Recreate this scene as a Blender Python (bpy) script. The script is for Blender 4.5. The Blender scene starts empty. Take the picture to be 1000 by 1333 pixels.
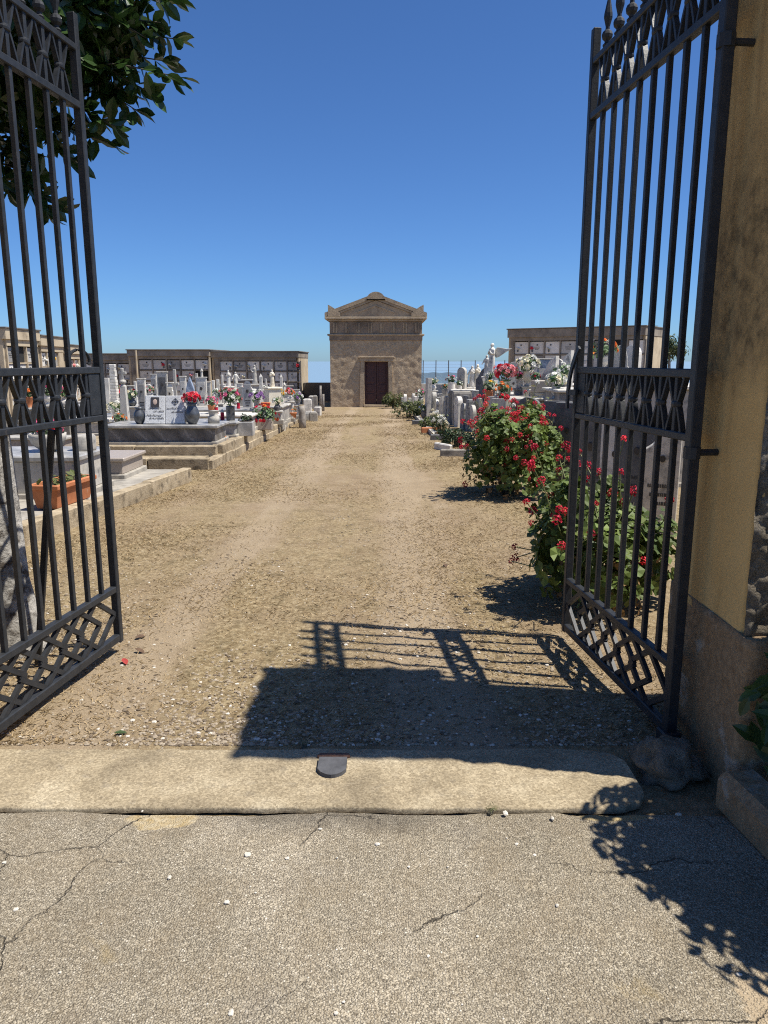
import bpy, math, random
from math import radians, sin, cos, pi, sqrt, atan2
from mathutils import Vector, Matrix, Euler, noise as mnoise

random.seed(11)
scene = bpy.context.scene
col = scene.collection

# ------------------------------------------------------------------ camera, sky, sun, exposure
CAM_Z, PITCH, FOC = 1.55, radians(11.5), 965.0
cam_d = bpy.data.cameras.new('camera')
cam = bpy.data.objects.new('camera', cam_d); col.objects.link(cam)
cam.location = (0, 0, CAM_Z)
cam.rotation_euler = (pi / 2 - PITCH, 0, 0)
cam_d.sensor_fit = 'VERTICAL'; cam_d.sensor_height = 36.0; cam_d.lens = 36.0 * FOC / 1333.0
cam_d.clip_start = 0.05; cam_d.clip_end = 60000
scene.camera = cam

TO_SUN = Vector((1.51, -0.30, 3.13)).normalized()
world = bpy.data.worlds.new('World'); scene.world = world; world.use_nodes = True
wn = world.node_tree.nodes; wl = world.node_tree.links
sky = wn.new('ShaderNodeTexSky'); sky.sky_type = 'NISHITA'; sky.sun_disc = False
sky.sun_elevation = math.asin(TO_SUN.z); sky.sun_rotation = atan2(TO_SUN.x, TO_SUN.y)
sky.altitude = 0; sky.air_density = 0.8; sky.dust_density = 0.3; sky.ozone_density = 6.0
wb = wn.new('ShaderNodeMix'); wb.data_type = 'RGBA'; wb.blend_type = 'MULTIPLY'; wb.inputs[0].default_value = 1.0   # white balance of the whole sky
wb.inputs[7].default_value = (0.72, 1.02, 1.36, 1.0); wb.clamp_result = False
wl.new(sky.outputs[0], wb.inputs[6]); wl.new(wb.outputs[2], wn['Background'].inputs[0]); wn['Background'].inputs[1].default_value = 0.070
sun_d = bpy.data.lights.new('sun', 'SUN'); sun_d.energy = 5.0; sun_d.angle = radians(0.55); sun_d.color = (1.0, 0.955, 0.875)
sun = bpy.data.objects.new('sun', sun_d); col.objects.link(sun)
sun.rotation_euler = TO_SUN.to_track_quat('Z', 'Y').to_euler(); sun.location = (20, -6, 40)
vs = scene.view_settings
vs.view_transform = 'Standard'; vs.look = 'None'; vs.exposure = 0.46; vs.gamma = 1.0; vs.use_curve_mapping = False
scene.cycles.max_bounces = 5; scene.cycles.transparent_max_bounces = 12; scene.cycles.use_denoising = False; scene.cycles.filter_width = 1.1
scene.cycles.sample_clamp_indirect = 4.0

# ------------------------------------------------------------------ measuring helpers (the photograph is 1000 x 1333)
SLOPE = 0.012
def gz(y): return 0.0 if y < 2.8 else -SLOPE * (y - 2.8)
_c, _s = cos(PITCH), sin(PITCH)
def ray(px, py):
    v = (666.5 - py) / FOC
    return (px - 500) / FOC, _c + v * _s, v * _c - _s
def gp(px, py, dz=0.0):
    u, f, up = ray(px, py)
    t = (dz + SLOPE * 2.8 - CAM_Z) / (up + SLOPE * f)
    return Vector((u * t, f * t, CAM_Z + up * t))
def dp(px, py, y):
    u, f, up = ray(px, py); t = y / f
    return Vector((u * t, y, CAM_Z + up * t))

# ------------------------------------------------------------------ materials
MATS = {}
def nd(nt, t, **kw):
    n = nt.nodes.new(t)
    for k, v in kw.items(): setattr(n, k, v)
    return n
def base_mat(name):
    m = bpy.data.materials.new(name); m.use_nodes = True; MATS[name] = m
    nt = m.node_tree; b = nt.nodes['Principled BSDF']
    return m, nt, b
def setin(n, i, v): n.inputs[i].default_value = v
def c4(c): return (c[0], c[1], c[2], 1.0)
def noise_n(nt, vec, scale, detail=4, rough=0.55, dist=0.0):
    n = nd(nt, 'ShaderNodeTexNoise'); setin(n, 'Scale', scale); setin(n, 'Detail', detail); setin(n, 'Roughness', rough); setin(n, 'Distortion', dist)
    nt.links.new(vec, n.inputs['Vector']); return n.outputs['Fac']
def ramp(nt, fac, stops):
    r = nd(nt, 'ShaderNodeValToRGB'); e = r.color_ramp.elements
    e[0].position, e[0].color = stops[0][0], c4(stops[0][1])
    e[1].position, e[1].color = stops[-1][0], c4(stops[-1][1])
    for p, c in stops[1:-1]:
        x = e.new(p); x.color = c4(c)
    nt.links.new(fac, r.inputs[0]); return r.outputs[0]
def mapr(nt, fac, a, b, lo=0.0, hi=1.0):
    n = nd(nt, 'ShaderNodeMapRange'); nt.links.new(fac, n.inputs[0])
    setin(n, 1, a); setin(n, 2, b); setin(n, 3, lo); setin(n, 4, hi); return n.outputs[0]
def mixc(nt, fac, a, b, mode='MIX'):
    n = nd(nt, 'ShaderNodeMix', data_type='RGBA', blend_type=mode)
    if isinstance(fac, (int, float)): n.inputs[0].default_value = fac
    else: nt.links.new(fac, n.inputs[0])
    for i, x in ((6, a), (7, b)):
        if isinstance(x, tuple): n.inputs[i].default_value = c4(x)
        else: nt.links.new(x, n.inputs[i])
    return n.outputs[2]
def mathn(nt, op, a, b=None):
    n = nd(nt, 'ShaderNodeMath', operation=op)
    for i, x in enumerate((a, b)):
        if x is None: continue
        if isinstance(x, (int, float)): n.inputs[i].default_value = x
        else: nt.links.new(x, n.inputs[i])
    return n.outputs[0]
def bump(nt, b, h, strength, dist=0.01, prev=None):
    n = nd(nt, 'ShaderNodeBump'); setin(n, 'Strength', strength); setin(n, 'Distance', dist)
    nt.links.new(h, n.inputs['Height'])
    if prev is not None: nt.links.new(prev, n.inputs['Normal'])
    nt.links.new(n.outputs[0], b.inputs['Normal']); return n.outputs[0]
def pos(nt): return nd(nt, 'ShaderNodeNewGeometry').outputs['Position']
def rnd(nt): return nd(nt, 'ShaderNodeObjectInfo').outputs['Random']
def simple(name, c1, c2, scale=6, rough=0.7, bmp=0.3, bscale=60, bdist=0.004, var=0.0, grime=None, gscale=2.5, gth=(0.52, 0.68), metal=0.0, spec=0.5, detail=6):
    m, nt, b = base_mat(name); p = pos(nt)
    f = noise_n(nt, p, scale, detail)
    colr = ramp(nt, f, [(0.32, c1), (0.68, c2)])
    if grime:
        g = mapr(nt, noise_n(nt, p, gscale, 7, 0.62), gth[0], gth[1]); colr = mixc(nt, g, colr, grime)
    if var > 0:
        v = mapr(nt, rnd(nt), 0, 1, 1 - var, 1 + var)
        hs = nd(nt, 'ShaderNodeHueSaturation'); nt.links.new(v, hs.inputs['Value']); nt.links.new(colr, hs.inputs['Color']); colr = hs.outputs[0]
    nt.links.new(colr, b.inputs['Base Color'])
    setin(b, 'Roughness', rough); setin(b, 'Metallic', metal); setin(b, 'Specular IOR Level', spec)
    if bmp > 0: bump(nt, b, noise_n(nt, p, bscale, 5, 0.65), bmp, bdist)
    return m
def leafy(name, c1, c2, rough=0.45, trans=0.25, spec=0.4, scale=9):
    m, nt, b = base_mat(name); p = pos(nt)
    f = noise_n(nt, p, scale, 3)
    colr = ramp(nt, f, [(0.3, c1), (0.7, c2)])
    v = mapr(nt, rnd(nt), 0, 1, 0.75, 1.3)
    hs = nd(nt, 'ShaderNodeHueSaturation'); nt.links.new(v, hs.inputs['Value']); nt.links.new(colr, hs.inputs['Color']); colr = hs.outputs[0]
    nt.links.new(colr, b.inputs['Base Color']); setin(b, 'Roughness', rough); setin(b, 'Specular IOR Level', spec)
    tr = nd(nt, 'ShaderNodeBsdfTranslucent'); nt.links.new(colr, tr.inputs[0])
    mx = nd(nt, 'ShaderNodeMixShader'); mx.inputs[0].default_value = trans
    nt.links.new(b.outputs[0], mx.inputs[1]); nt.links.new(tr.outputs[0], mx.inputs[2])
    nt.links.new(mx.outputs[0], nt.nodes['Material Output'].inputs[0])
    return m

# ground soil with dry cut grass
m, nt, b = base_mat('soil'); p = pos(nt)
big = noise_n(nt, p, 0.55, 5, 0.6, 0.6); mid = noise_n(nt, p, 3.2, 6, 0.7); fine = noise_n(nt, p, 34, 6, 0.75); tiny = noise_n(nt, p, 140, 3, 0.7)
soilc = ramp(nt, mid, [(0.25, (0.225, 0.157, 0.094)), (0.5, (0.340, 0.252, 0.158)), (0.75, (0.45, 0.350, 0.232))])
straw = ramp(nt, fine, [(0.3, (0.105, 0.072, 0.037)), (0.48, (0.33, 0.245, 0.130)), (0.68, (0.60, 0.49, 0.30))])
mpn = nd(nt, 'ShaderNodeMapping'); mpn.inputs['Scale'].default_value = (1.7, 0.16, 1.0); mpn.inputs['Rotation'].default_value = (0, 0, 0.03); nt.links.new(p, mpn.inputs['Vector'])
streak = noise_n(nt, mpn.outputs[0], 1.0, 4, 0.6, 0.3)
sxy = nd(nt, 'ShaderNodeSeparateXYZ'); nt.links.new(p, sxy.inputs[0])
def wheel(x0):
    return mapr(nt, mathn(nt, 'ABSOLUTE', mathn(nt, 'ADD', mathn(nt, 'SUBTRACT', sxy.outputs[0], x0), mathn(nt, 'MULTIPLY', mathn(nt, 'SUBTRACT', streak, 0.5), 1.0))), 0.12, 0.36, 1.0, 0.0)
tracks = mathn(nt, 'MAXIMUM', wheel(-1.22), wheel(0.22))
fac_ = mathn(nt, 'SUBTRACT', mathn(nt, 'ADD', mathn(nt, 'MULTIPLY', big, 0.55), mathn(nt, 'MULTIPLY', streak, 0.55)), mathn(nt, 'MULTIPLY', tracks, 0.16))
soilc = mixc(nt, mathn(nt, 'MULTIPLY', tracks, 0.55), soilc, (0.475, 0.375, 0.25))
cc = mixc(nt, mapr(nt, fac_, 0.42, 0.62, 0.05, 0.95), soilc, straw)
cc = mixc(nt, mapr(nt, tiny, 0.35, 0.7, 0.0, 0.75), cc, mixc(nt, 0.6, cc, (0.07, 0.046, 0.024)))
tuf = mathn(nt, 'MULTIPLY', mapr(nt, noise_n(nt, p, 7.5, 8, 0.75, 0.5), 0.50, 0.66), mapr(nt, fac_, 0.44, 0.56, 0.10, 1.0))
cc = mixc(nt, tuf, cc, mixc(nt, 0.68, cc, (0.085, 0.064, 0.030)))
vor = nd(nt, 'ShaderNodeTexVoronoi', feature='F1'); setin(vor, 'Scale', 42); nt.links.new(p, vor.inputs['Vector'])
vsel = nd(nt, 'ShaderNodeSeparateColor'); nt.links.new(vor.outputs['Color'], vsel.inputs[0])
peb = mathn(nt, 'MULTIPLY', mapr(nt, vor.outputs['Distance'], 0.28, 0.18), mathn(nt, 'GREATER_THAN', vsel.outputs[0], 0.8))
cc = mixc(nt, peb, cc, ramp(nt, vsel.outputs[1], [(0.0, (0.34, 0.27, 0.18)), (1.0, (0.60, 0.53, 0.42))]))
nt.links.new(cc, b.inputs['Base Color']); setin(b, 'Roughness', 0.95); setin(b, 'Specular IOR Level', 0.15)
hsum = mathn(nt, 'ADD', mathn(nt, 'ADD', mid, fine), mathn(nt, 'ADD', mathn(nt, 'MULTIPLY', tiny, 0.5), mathn(nt, 'MULTIPLY', peb, 0.5)))
bump(nt, b, hsum, 0.8, 0.020)

# worn asphalt with exposed pale aggregate
m, nt, b = base_mat('asphalt'); p = pos(nt)
vor = nd(nt, 'ShaderNodeTexVoronoi', feature='F1'); setin(vor, 'Scale', 150); setin(vor, 'Randomness', 1.0); nt.links.new(p, vor.inputs['Vector'])
sp = nd(nt, 'ShaderNodeSeparateColor'); nt.links.new(vor.outputs['Color'], sp.inputs[0])
stone = ramp(nt, sp.outputs[0], [(0.0, (0.13, 0.112, 0.088)), (0.4, (0.25, 0.22, 0.175)), (0.80, (0.36, 0.325, 0.265)), (0.94, (0.50, 0.455, 0.38)), (1.0, (0.68, 0.63, 0.55))])
gap = mapr(nt, vor.outputs['Distance'], 0.30, 0.62)
big = noise_n(nt, p, 0.9, 6, 0.62, 0.4); mid = noise_n(nt, p, 7, 6, 0.7)
vo2 = nd(nt, 'ShaderNodeTexVoronoi', feature='F1'); setin(vo2, 'Scale', 330); nt.links.new(p, vo2.inputs['Vector'])
s2 = nd(nt, 'ShaderNodeSeparateColor'); nt.links.new(vo2.outputs['Color'], s2.inputs[0])
fines = ramp(nt, s2.outputs[0], [(0.0, (0.095, 0.08, 0.06)), (0.5, (0.225, 0.198, 0.153)), (1.0, (0.50, 0.45, 0.365))])
cc = mixc(nt, mathn(nt, 'MULTIPLY', gap, 0.9), stone, fines)
cc = mixc(nt, mapr(nt, noise_n(nt, p, 38, 3, 0.6), 0.40, 0.62), cc, mixc(nt, 0.75, cc, fines))
tint = ramp(nt, big, [(0.3, (0.80, 0.765, 0.69)), (0.5, (1.10, 1.06, 0.97)), (0.7, (1.55, 1.49, 1.38))])
cc = mixc(nt, 1.0, cc, tint, 'MULTIPLY')
cc = mixc(nt, mapr(nt, mid, 0.42, 0.66, 0.0, 0.6), cc, mixc(nt, 0.55, cc, (0.25, 0.19, 0.115)))
cc = mixc(nt, mapr(nt, noise_n(nt, p, 2.6, 5, 0.6, 0.8), 0.56, 0.68, 0.0, 0.35), cc, mixc(nt, 0.6, cc, (0.20, 0.175, 0.15)))
# dark unworn strip against the threshold
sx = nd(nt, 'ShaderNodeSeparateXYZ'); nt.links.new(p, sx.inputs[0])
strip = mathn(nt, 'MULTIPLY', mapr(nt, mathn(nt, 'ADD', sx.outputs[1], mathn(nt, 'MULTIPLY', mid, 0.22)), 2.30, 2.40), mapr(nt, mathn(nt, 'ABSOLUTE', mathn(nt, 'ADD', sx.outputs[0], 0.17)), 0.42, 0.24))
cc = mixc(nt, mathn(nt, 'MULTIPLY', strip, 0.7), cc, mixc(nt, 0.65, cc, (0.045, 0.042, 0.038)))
# lichen-yellow concrete patches
yl = mapr(nt, noise_n(nt, p, 2.1, 5, 0.6, 0.3), 0.64, 0.70)
cc = mixc(nt, mathn(nt, 'MULTIPLY', yl, 0.45), cc, (0.36, 0.27, 0.13))
# a pale yellowish concrete repair beside the threshold
def spot(cx_, cy_, ax_, ay_):
    dx_ = mathn(nt, 'MULTIPLY', mathn(nt, 'SUBTRACT', sx.outputs[0], cx_), 1 / ax_); dy_ = mathn(nt, 'MULTIPLY', mathn(nt, 'SUBTRACT', sx.outputs[1], cy_), 1 / ay_)
    dd = mathn(nt, 'SQRT', mathn(nt, 'ADD', mathn(nt, 'MULTIPLY', dx_, dx_), mathn(nt, 'MULTIPLY', dy_, dy_)))
    return mapr(nt, mathn(nt, 'ADD', dd, mathn(nt, 'MULTIPLY', mathn(nt, 'SUBTRACT', mid, 0.5), 1.6)), 0.85, 1.0, 1.0, 0.0)
cc = mixc(nt, mathn(nt, 'MULTIPLY', spot(-0.76, 2.29, 0.13, 0.06), 0.85), cc, ramp(nt, noise_n(nt, p, 30, 5, 0.7), [(0.35, (0.40, 0.29, 0.13)), (0.65, (0.52, 0.44, 0.30))]))
cc = mixc(nt, mathn(nt, 'MULTIPLY', spot(0.80, 2.31, 0.12, 0.03), 0.7), cc, (0.44, 0.33, 0.15))
cc = mixc(nt, mathn(nt, 'MULTIPLY', spot(1.02, 1.52, 0.16, 0.14), 0.7), cc, (0.43, 0.33, 0.21))
# cracks
dist = nd(nt, 'ShaderNodeVectorMath', operation='ADD'); nn = nd(nt, 'ShaderNodeTexNoise'); setin(nn, 'Scale', 3.6); setin(nn, 'Detail', 5); setin(nn, 'Roughness', 0.65); nt.links.new(p, nn.inputs['Vector'])
scl = nd(nt, 'ShaderNodeVectorMath', operation='SCALE'); nt.links.new(nn.outputs['Color'], scl.inputs[0]); scl.inputs['Scale'].default_value = 0.16
nt.links.new(p, dist.inputs[0]); nt.links.new(scl.outputs[0], dist.inputs[1])
ve = nd(nt, 'ShaderNodeTexVoronoi', feature='DISTANCE_TO_EDGE'); setin(ve, 'Scale', 1.75); nt.links.new(dist.outputs[0], ve.inputs['Vector'])
crmask = mapr(nt, noise_n(nt, p, 1.6, 3), 0.48, 0.60)
crw = mapr(nt, noise_n(nt, p, 21, 4, 0.7), 0.3, 0.7, 0.0015, 0.0100)
crd = nd(nt, 'ShaderNodeMapRange'); nt.links.new(ve.outputs['Distance'], crd.inputs[0]); nt.links.new(crw, crd.inputs[1]); setin(crd, 2, 0.0012); setin(crd, 3, 0.0); setin(crd, 4, 1.0)
crack = mathn(nt, 'MULTIPLY', crd.outputs[0], crmask)
cc = mixc(nt, mathn(nt, 'MULTIPLY', crack, 0.8), cc, (0.035, 0.028, 0.020))
nt.links.new(cc, b.inputs['Base Color']); setin(b, 'Roughness', 0.9); setin(b, 'Specular IOR Level', 0.2)
hh = mathn(nt, 'SUBTRACT', mathn(nt, 'SUBTRACT', mathn(nt, 'MULTIPLY', sp.outputs[0], 0.5), gap), mathn(nt, 'MULTIPLY', crack, 3.0))
bump(nt, b, hh, 0.8, 0.004)

m, nt, b = base_mat('threshold'); p = pos(nt)
n1 = noise_n(nt, p, 3.5, 7, 0.65); n2 = noise_n(nt, p, 105, 6, 0.85); n3 = noise_n(nt, p, 17, 7, 0.75)
cc = ramp(nt, n1, [(0.32, (0.27, 0.22, 0.145)), (0.5, (0.44, 0.36, 0.235)), (0.66, (0.58, 0.49, 0.335))])
cc = mixc(nt, mapr(nt, n2, 0.40, 0.64, 0.0, 0.75), mixc(nt, 0.55, cc, (0.16, 0.125, 0.08)), cc)
cc = mixc(nt, mapr(nt, n2, 0.66, 0.74, 0.0, 0.7), cc, (0.62, 0.56, 0.45))
cc = mixc(nt, mapr(nt, n3, 0.55, 0.68, 0.0, 0.6), cc, (0.22, 0.185, 0.135))
vt = nd(nt, 'ShaderNodeTexVoronoi', feature='F1'); setin(vt, 'Scale', 150); nt.links.new(p, vt.inputs['Vector'])
st_ = nd(nt, 'ShaderNodeSeparateColor'); nt.links.new(vt.outputs['Color'], st_.inputs[0])
cc = mixc(nt, 1.0, cc, ramp(nt, st_.outputs[0], [(0.0, (0.74, 0.72, 0.70)), (0.5, (0.97, 0.97, 0.96)), (1.0, (1.28, 1.28, 1.28))]), 'MULTIPLY')
nt.links.new(cc, b.inputs['Base Color']); setin(b, 'Roughness', 0.95); setin(b, 'Specular IOR Level', 0.15)
bump(nt, b, mathn(nt, 'ADD', n2, mathn(nt, 'MULTIPLY', n3, 1.0)), 0.55, 0.005)
simple('kerb_concrete', (0.28, 0.22, 0.14), (0.44, 0.36, 0.245), 7, 0.9, 0.8, 50, 0.010, var=0.16, grime=(0.15, 0.12, 0.082), gscale=8, spec=0.2)
simple('grey_concrete', (0.27, 0.245, 0.205), (0.42, 0.385, 0.325), 5, 0.9, 0.5, 60, 0.005, var=0.1, grime=(0.15, 0.14, 0.125), gscale=4, spec=0.2)
simple('iron', (0.022, 0.024, 0.027), (0.036, 0.038, 0.041), 22, 0.46, 0.45, 110, 0.002, grime=(0.075, 0.062, 0.052), gscale=34, gth=(0.64, 0.74), spec=0.28)
simple('rusty_iron', (0.10, 0.045, 0.025), (0.20, 0.10, 0.06), 40, 0.8, 0.5, 120, 0.003)
simple('dark_stone', (0.055, 0.055, 0.058), (0.10, 0.10, 0.105), 20, 0.75, 0.4, 80, 0.004)
simple('white_marble', (0.53, 0.495, 0.43), (0.74, 0.695, 0.61), 6, 0.5, 0.12, 60, 0.003, var=0.12, grime=(0.25, 0.24, 0.215), gscale=9, gth=(0.52, 0.70))
simple('ivory_stone', (0.62, 0.55, 0.42), (0.76, 0.69, 0.55), 6, 0.6, 0.15, 60, 0.002, grime=(0.45, 0.38, 0.27), gscale=9)
simple('lichen_stone', (0.22, 0.215, 0.20), (0.40, 0.39, 0.365), 9, 0.8, 0.5, 60, 0.006, var=0.25, grime=(0.11, 0.105, 0.095), gscale=11, gth=(0.46, 0.62))
simple('weathered_marble', (0.38, 0.355, 0.305), (0.60, 0.56, 0.49), 7, 0.65, 0.35, 70, 0.004, var=0.15, grime=(0.20, 0.195, 0.18), gscale=7, gth=(0.48, 0.68))
simple('dark_headstone', (0.085, 0.083, 0.082), (0.17, 0.165, 0.16), 9, 0.7, 0.3, 70, 0.004, var=0.2, grime=(0.26, 0.25, 0.23), gscale=14, gth=(0.6, 0.75))
simple('beige_granite', (0.30, 0.25, 0.205), (0.42, 0.36, 0.30), 60, 0.4, 0.08, 90, 0.001)
simple('terracotta', (0.40, 0.135, 0.05), (0.52, 0.20, 0.085), 9, 0.8, 0.2, 60, 0.002, var=0.12, grime=(0.55, 0.36, 0.24), gscale=12, gth=(0.62, 0.78))
simple('wood_weathered', (0.20, 0.175, 0.145), (0.36, 0.325, 0.28), 14, 0.9, 0.6, 40, 0.006)
simple('bark', (0.20, 0.185, 0.16), (0.52, 0.49, 0.44), 9, 0.95, 0.9, 26, 0.02, grime=(0.09, 0.075, 0.06), gscale=13, gth=(0.5, 0.62), spec=0.1)
simple('twig', (0.05, 0.045, 0.03), (0.10, 0.085, 0.055), 30, 0.9, 0.3, 60, 0.003)
simple('door_wood', (0.050, 0.018, 0.016), (0.080, 0.030, 0.026), 12, 0.55, 0.2, 40, 0.003)
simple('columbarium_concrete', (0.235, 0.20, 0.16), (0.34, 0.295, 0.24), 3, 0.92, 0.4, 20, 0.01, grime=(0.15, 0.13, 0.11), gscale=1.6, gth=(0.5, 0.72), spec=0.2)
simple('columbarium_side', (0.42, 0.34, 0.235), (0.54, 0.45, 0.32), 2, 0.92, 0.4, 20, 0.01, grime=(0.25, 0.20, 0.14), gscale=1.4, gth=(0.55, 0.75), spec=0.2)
simple('white_render', (0.50, 0.48, 0.44), (0.64, 0.61, 0.56), 2, 0.9, 0.3, 20, 0.01, grime=(0.30, 0.27, 0.23), gscale=2.4, spec=0.2)
simple('niche_panel', (0.62, 0.595, 0.545), (0.76, 0.735, 0.68), 4, 0.45, 0.0, var=0.28)
simple('niche_panel_grey', (0.25, 0.24, 0.225), (0.36, 0.345, 0.32), 4, 0.45, 0.0, var=0.2)
simple('painted_void', (0.012, 0.012, 0.012), (0.02, 0.02, 0.02), 5, 0.9, 0.0)
simple('photo_dark', (0.02, 0.02, 0.022), (0.09, 0.075, 0.065), 160, 0.3, 0.0)
simple('skin_photo', (0.42, 0.31, 0.25), (0.55, 0.42, 0.34), 60, 0.4, 0.0)
simple('letter', (0.03, 0.03, 0.032), (0.05, 0.05, 0.05), 30, 0.5, 0.0)
simple('pot_soil', (0.05, 0.035, 0.022), (0.11, 0.08, 0.05), 30, 0.95, 0.8, 60, 0.01)
simple('steel_grey', (0.09, 0.095, 0.10), (0.16, 0.165, 0.17), 18, 0.35, 0.05, 60, 0.001, metal=0.5)
simple('post_metal', (0.10, 0.11, 0.12), (0.16, 0.17, 0.18), 10, 0.5, 0.0)
simple('dark_wall', (0.10, 0.092, 0.082), (0.17, 0.155, 0.14), 1.5, 0.95, 0.4, 15, 0.01)
simple('pebble', (0.22, 0.17, 0.115), (0.40, 0.335, 0.25), 45, 0.85, 0.2, 200, 0.001, spec=0.2)
simple('pebble_white', (0.50, 0.45, 0.37), (0.68, 0.63, 0.54), 30, 0.85, 0.2, 200, 0.001, spec=0.2)
simple('pebble_dark', (0.10, 0.075, 0.05), (0.2, 0.155, 0.11), 45, 0.9, 0.2, 200, 0.001, spec=0.2)
simple('straw', (0.28, 0.195, 0.10), (0.48, 0.365, 0.215), 7, 0.85, 0.0, spec=0.2)
simple('straw_dark', (0.11, 0.07, 0.03), (0.24, 0.165, 0.075), 7, 0.9, 0.0, spec=0.2)
simple('dry_leaf', (0.07, 0.04, 0.022), (0.15, 0.09, 0.05), 12, 0.8, 0.0)
simple('red_leaf', (0.30, 0.03, 0.025), (0.42, 0.07, 0.05), 12, 0.8, 0.0)
# dark veined marble
def veined(name, c1, c2, c3, sc=2.6):
    m, nt, b = base_mat(name); p = pos(nt)
    w = nd(nt, 'ShaderNodeTexWave', wave_type='BANDS', bands_direction='DIAGONAL'); setin(w, 'Scale', sc); setin(w, 'Distortion', 5.5); setin(w, 'Detail', 6); setin(w, 'Detail Scale', 1.8); setin(w, 'Detail Roughness', 0.65)
    nt.links.new(p, w.inputs['Vector'])
    cc = ramp(nt, w.outputs['Fac'], [(0.0, c1), (0.55, c2), (0.93, c2), (1.0, c3)])
    v = mapr(nt, rnd(nt), 0, 1, 0.85, 1.15)
    hs = nd(nt, 'ShaderNodeHueSaturation'); nt.links.new(v, hs.inputs['Value']); nt.links.new(cc, hs.inputs['Color'])
    nt.links.new(hs.outputs[0], b.inputs['Base Color']); setin(b, 'Roughness', 0.34)
veined('veined_marble', (0.085, 0.082, 0.08), (0.14, 0.135, 0.13), (0.24, 0.23, 0.22), 1.5)
veined('grey_marble', (0.26, 0.255, 0.24), (0.36, 0.35, 0.33), (0.46, 0.445, 0.42), 1.6)
veined('blue_marble', (0.16, 0.20, 0.27), (0.24, 0.29, 0.37), (0.40, 0.45, 0.52), 3.0)
# speckled granite of the open book
m, nt, b = base_mat('speckled_granite'); p = pos(nt)
cc = ramp(nt, noise_n(nt, p, 70, 4, 0.7), [(0.36, (0.30, 0.30, 0.295)), (0.46, (0.60, 0.60, 0.585)), (0.7, (0.74, 0.74, 0.72))])
nt.links.new(cc, b.inputs['Base Color']); setin(b, 'Roughness', 0.4)
# ochre plaster of the gate pillars: grey mould above, faded bottom edge
m, nt, b = base_mat('ochre_plaster'); p = pos(nt)
sx = nd(nt, 'ShaderNodeSeparateXYZ'); nt.links.new(p, sx.inputs[0])
n1 = noise_n(nt, p, 2.2, 7, 0.65); n2 = noise_n(nt, p, 16, 6, 0.7); n3 = noise_n(nt, p, 55, 5, 0.75)
oc = ramp(nt, n1, [(0.3, (0.58, 0.385, 0.155)), (0.7, (0.70, 0.49, 0.215))])
mpz = nd(nt, 'ShaderNodeMapping'); mpz.inputs['Scale'].default_value = (9, 9, 0.7); nt.links.new(p, mpz.inputs['Vector'])
drip = noise_n(nt, mpz.outputs[0], 1.0, 5, 0.6)
oc = mixc(nt, mapr(nt, drip, 0.50, 0.66, 0.0, 0.5), oc, (0.28, 0.175, 0.07))
yy = mathn(nt, 'SUBTRACT', 2.9, sx.outputs[1])
hgt = mathn(nt, 'ADD', sx.outputs[2], mathn(nt, 'MULTIPLY', mathn(nt, 'SUBTRACT', n1, 0.5), 0.9))
mould = mathn(nt, 'MULTIPLY', mapr(nt, hgt, 1.38, 1.55), mapr(nt, hgt, 2.45, 2.05))
mould2 = mathn(nt, 'MULTIPLY', mapr(nt, hgt, 2.0, 2.6), 0.35)
mould = mathn(nt, 'MULTIPLY', mathn(nt, 'MAXIMUM', mould, mould2), 0.8)
mcol = ramp(nt, n2, [(0.38, (0.060, 0.050, 0.036)), (0.52, (0.16, 0.12, 0.072)), (0.68, (0.30, 0.21, 0.115))])
oc = mixc(nt, mathn(nt, 'MULTIPLY', mould, mapr(nt, n2, 0.3, 0.6, 1.0, 0.55)), oc, mcol)
specks = mathn(nt, 'MULTIPLY', mapr(nt, n3, 0.60, 0.68), mapr(nt, hgt, 1.0, 2.2, 0.05, 0.8))
oc = mixc(nt, specks, oc, (0.05, 0.042, 0.032))
nt.links.new(oc, b.inputs['Base Color']); setin(b, 'Roughness', 0.92); setin(b, 'Specular IOR Level', 0.2)
bump(nt, b, mathn(nt, 'ADD', n3, n2), 0.35, 0.006)
# rough lime render / rubble core
m, nt, b = base_mat('rough_render'); p = pos(nt)
n1 = noise_n(nt, p, 4, 7, 0.7); n2 = noise_n(nt, p, 22, 7, 0.75)
cc = ramp(nt, n2, [(0.3, (0.17, 0.145, 0.11)), (0.55, (0.36, 0.31, 0.24)), (0.75, (0.52, 0.46, 0.37))])
cc = mixc(nt, mapr(nt, n1, 0.45, 0.65, 0, 0.5), cc, (0.20, 0.155, 0.10))
nt.links.new(cc, b.inputs['Base Color']); setin(b, 'Roughness', 0.97); setin(b, 'Specular IOR Level', 0.1)
bump(nt, b, mathn(nt, 'ADD', n1, n2), 1.0, 0.05)
m, nt, b = base_mat('plinth_render'); p = pos(nt)
n1 = noise_n(nt, p, 4.5, 5, 0.55, 0.3); n2 = noise_n(nt, p, 30, 7, 0.75)
cc = ramp(nt, n2, [(0.3, (0.21, 0.14, 0.08)), (0.7, (0.42, 0.30, 0.18))])
cc = mixc(nt, mapr(nt, mathn(nt, 'ADD', n1, mathn(nt, 'MULTIPLY', mathn(nt, 'SUBTRACT', n2, 0.5), 0.25)), 0.585, 0.65, 0, 0.7), cc, (0.44, 0.40, 0.33))
nt.links.new(cc, b.inputs['Base Color']); setin(b, 'Roughness', 0.96); setin(b, 'Specular IOR Level', 0.15)
bump(nt, b, n2, 0.8, 0.015)
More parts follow.
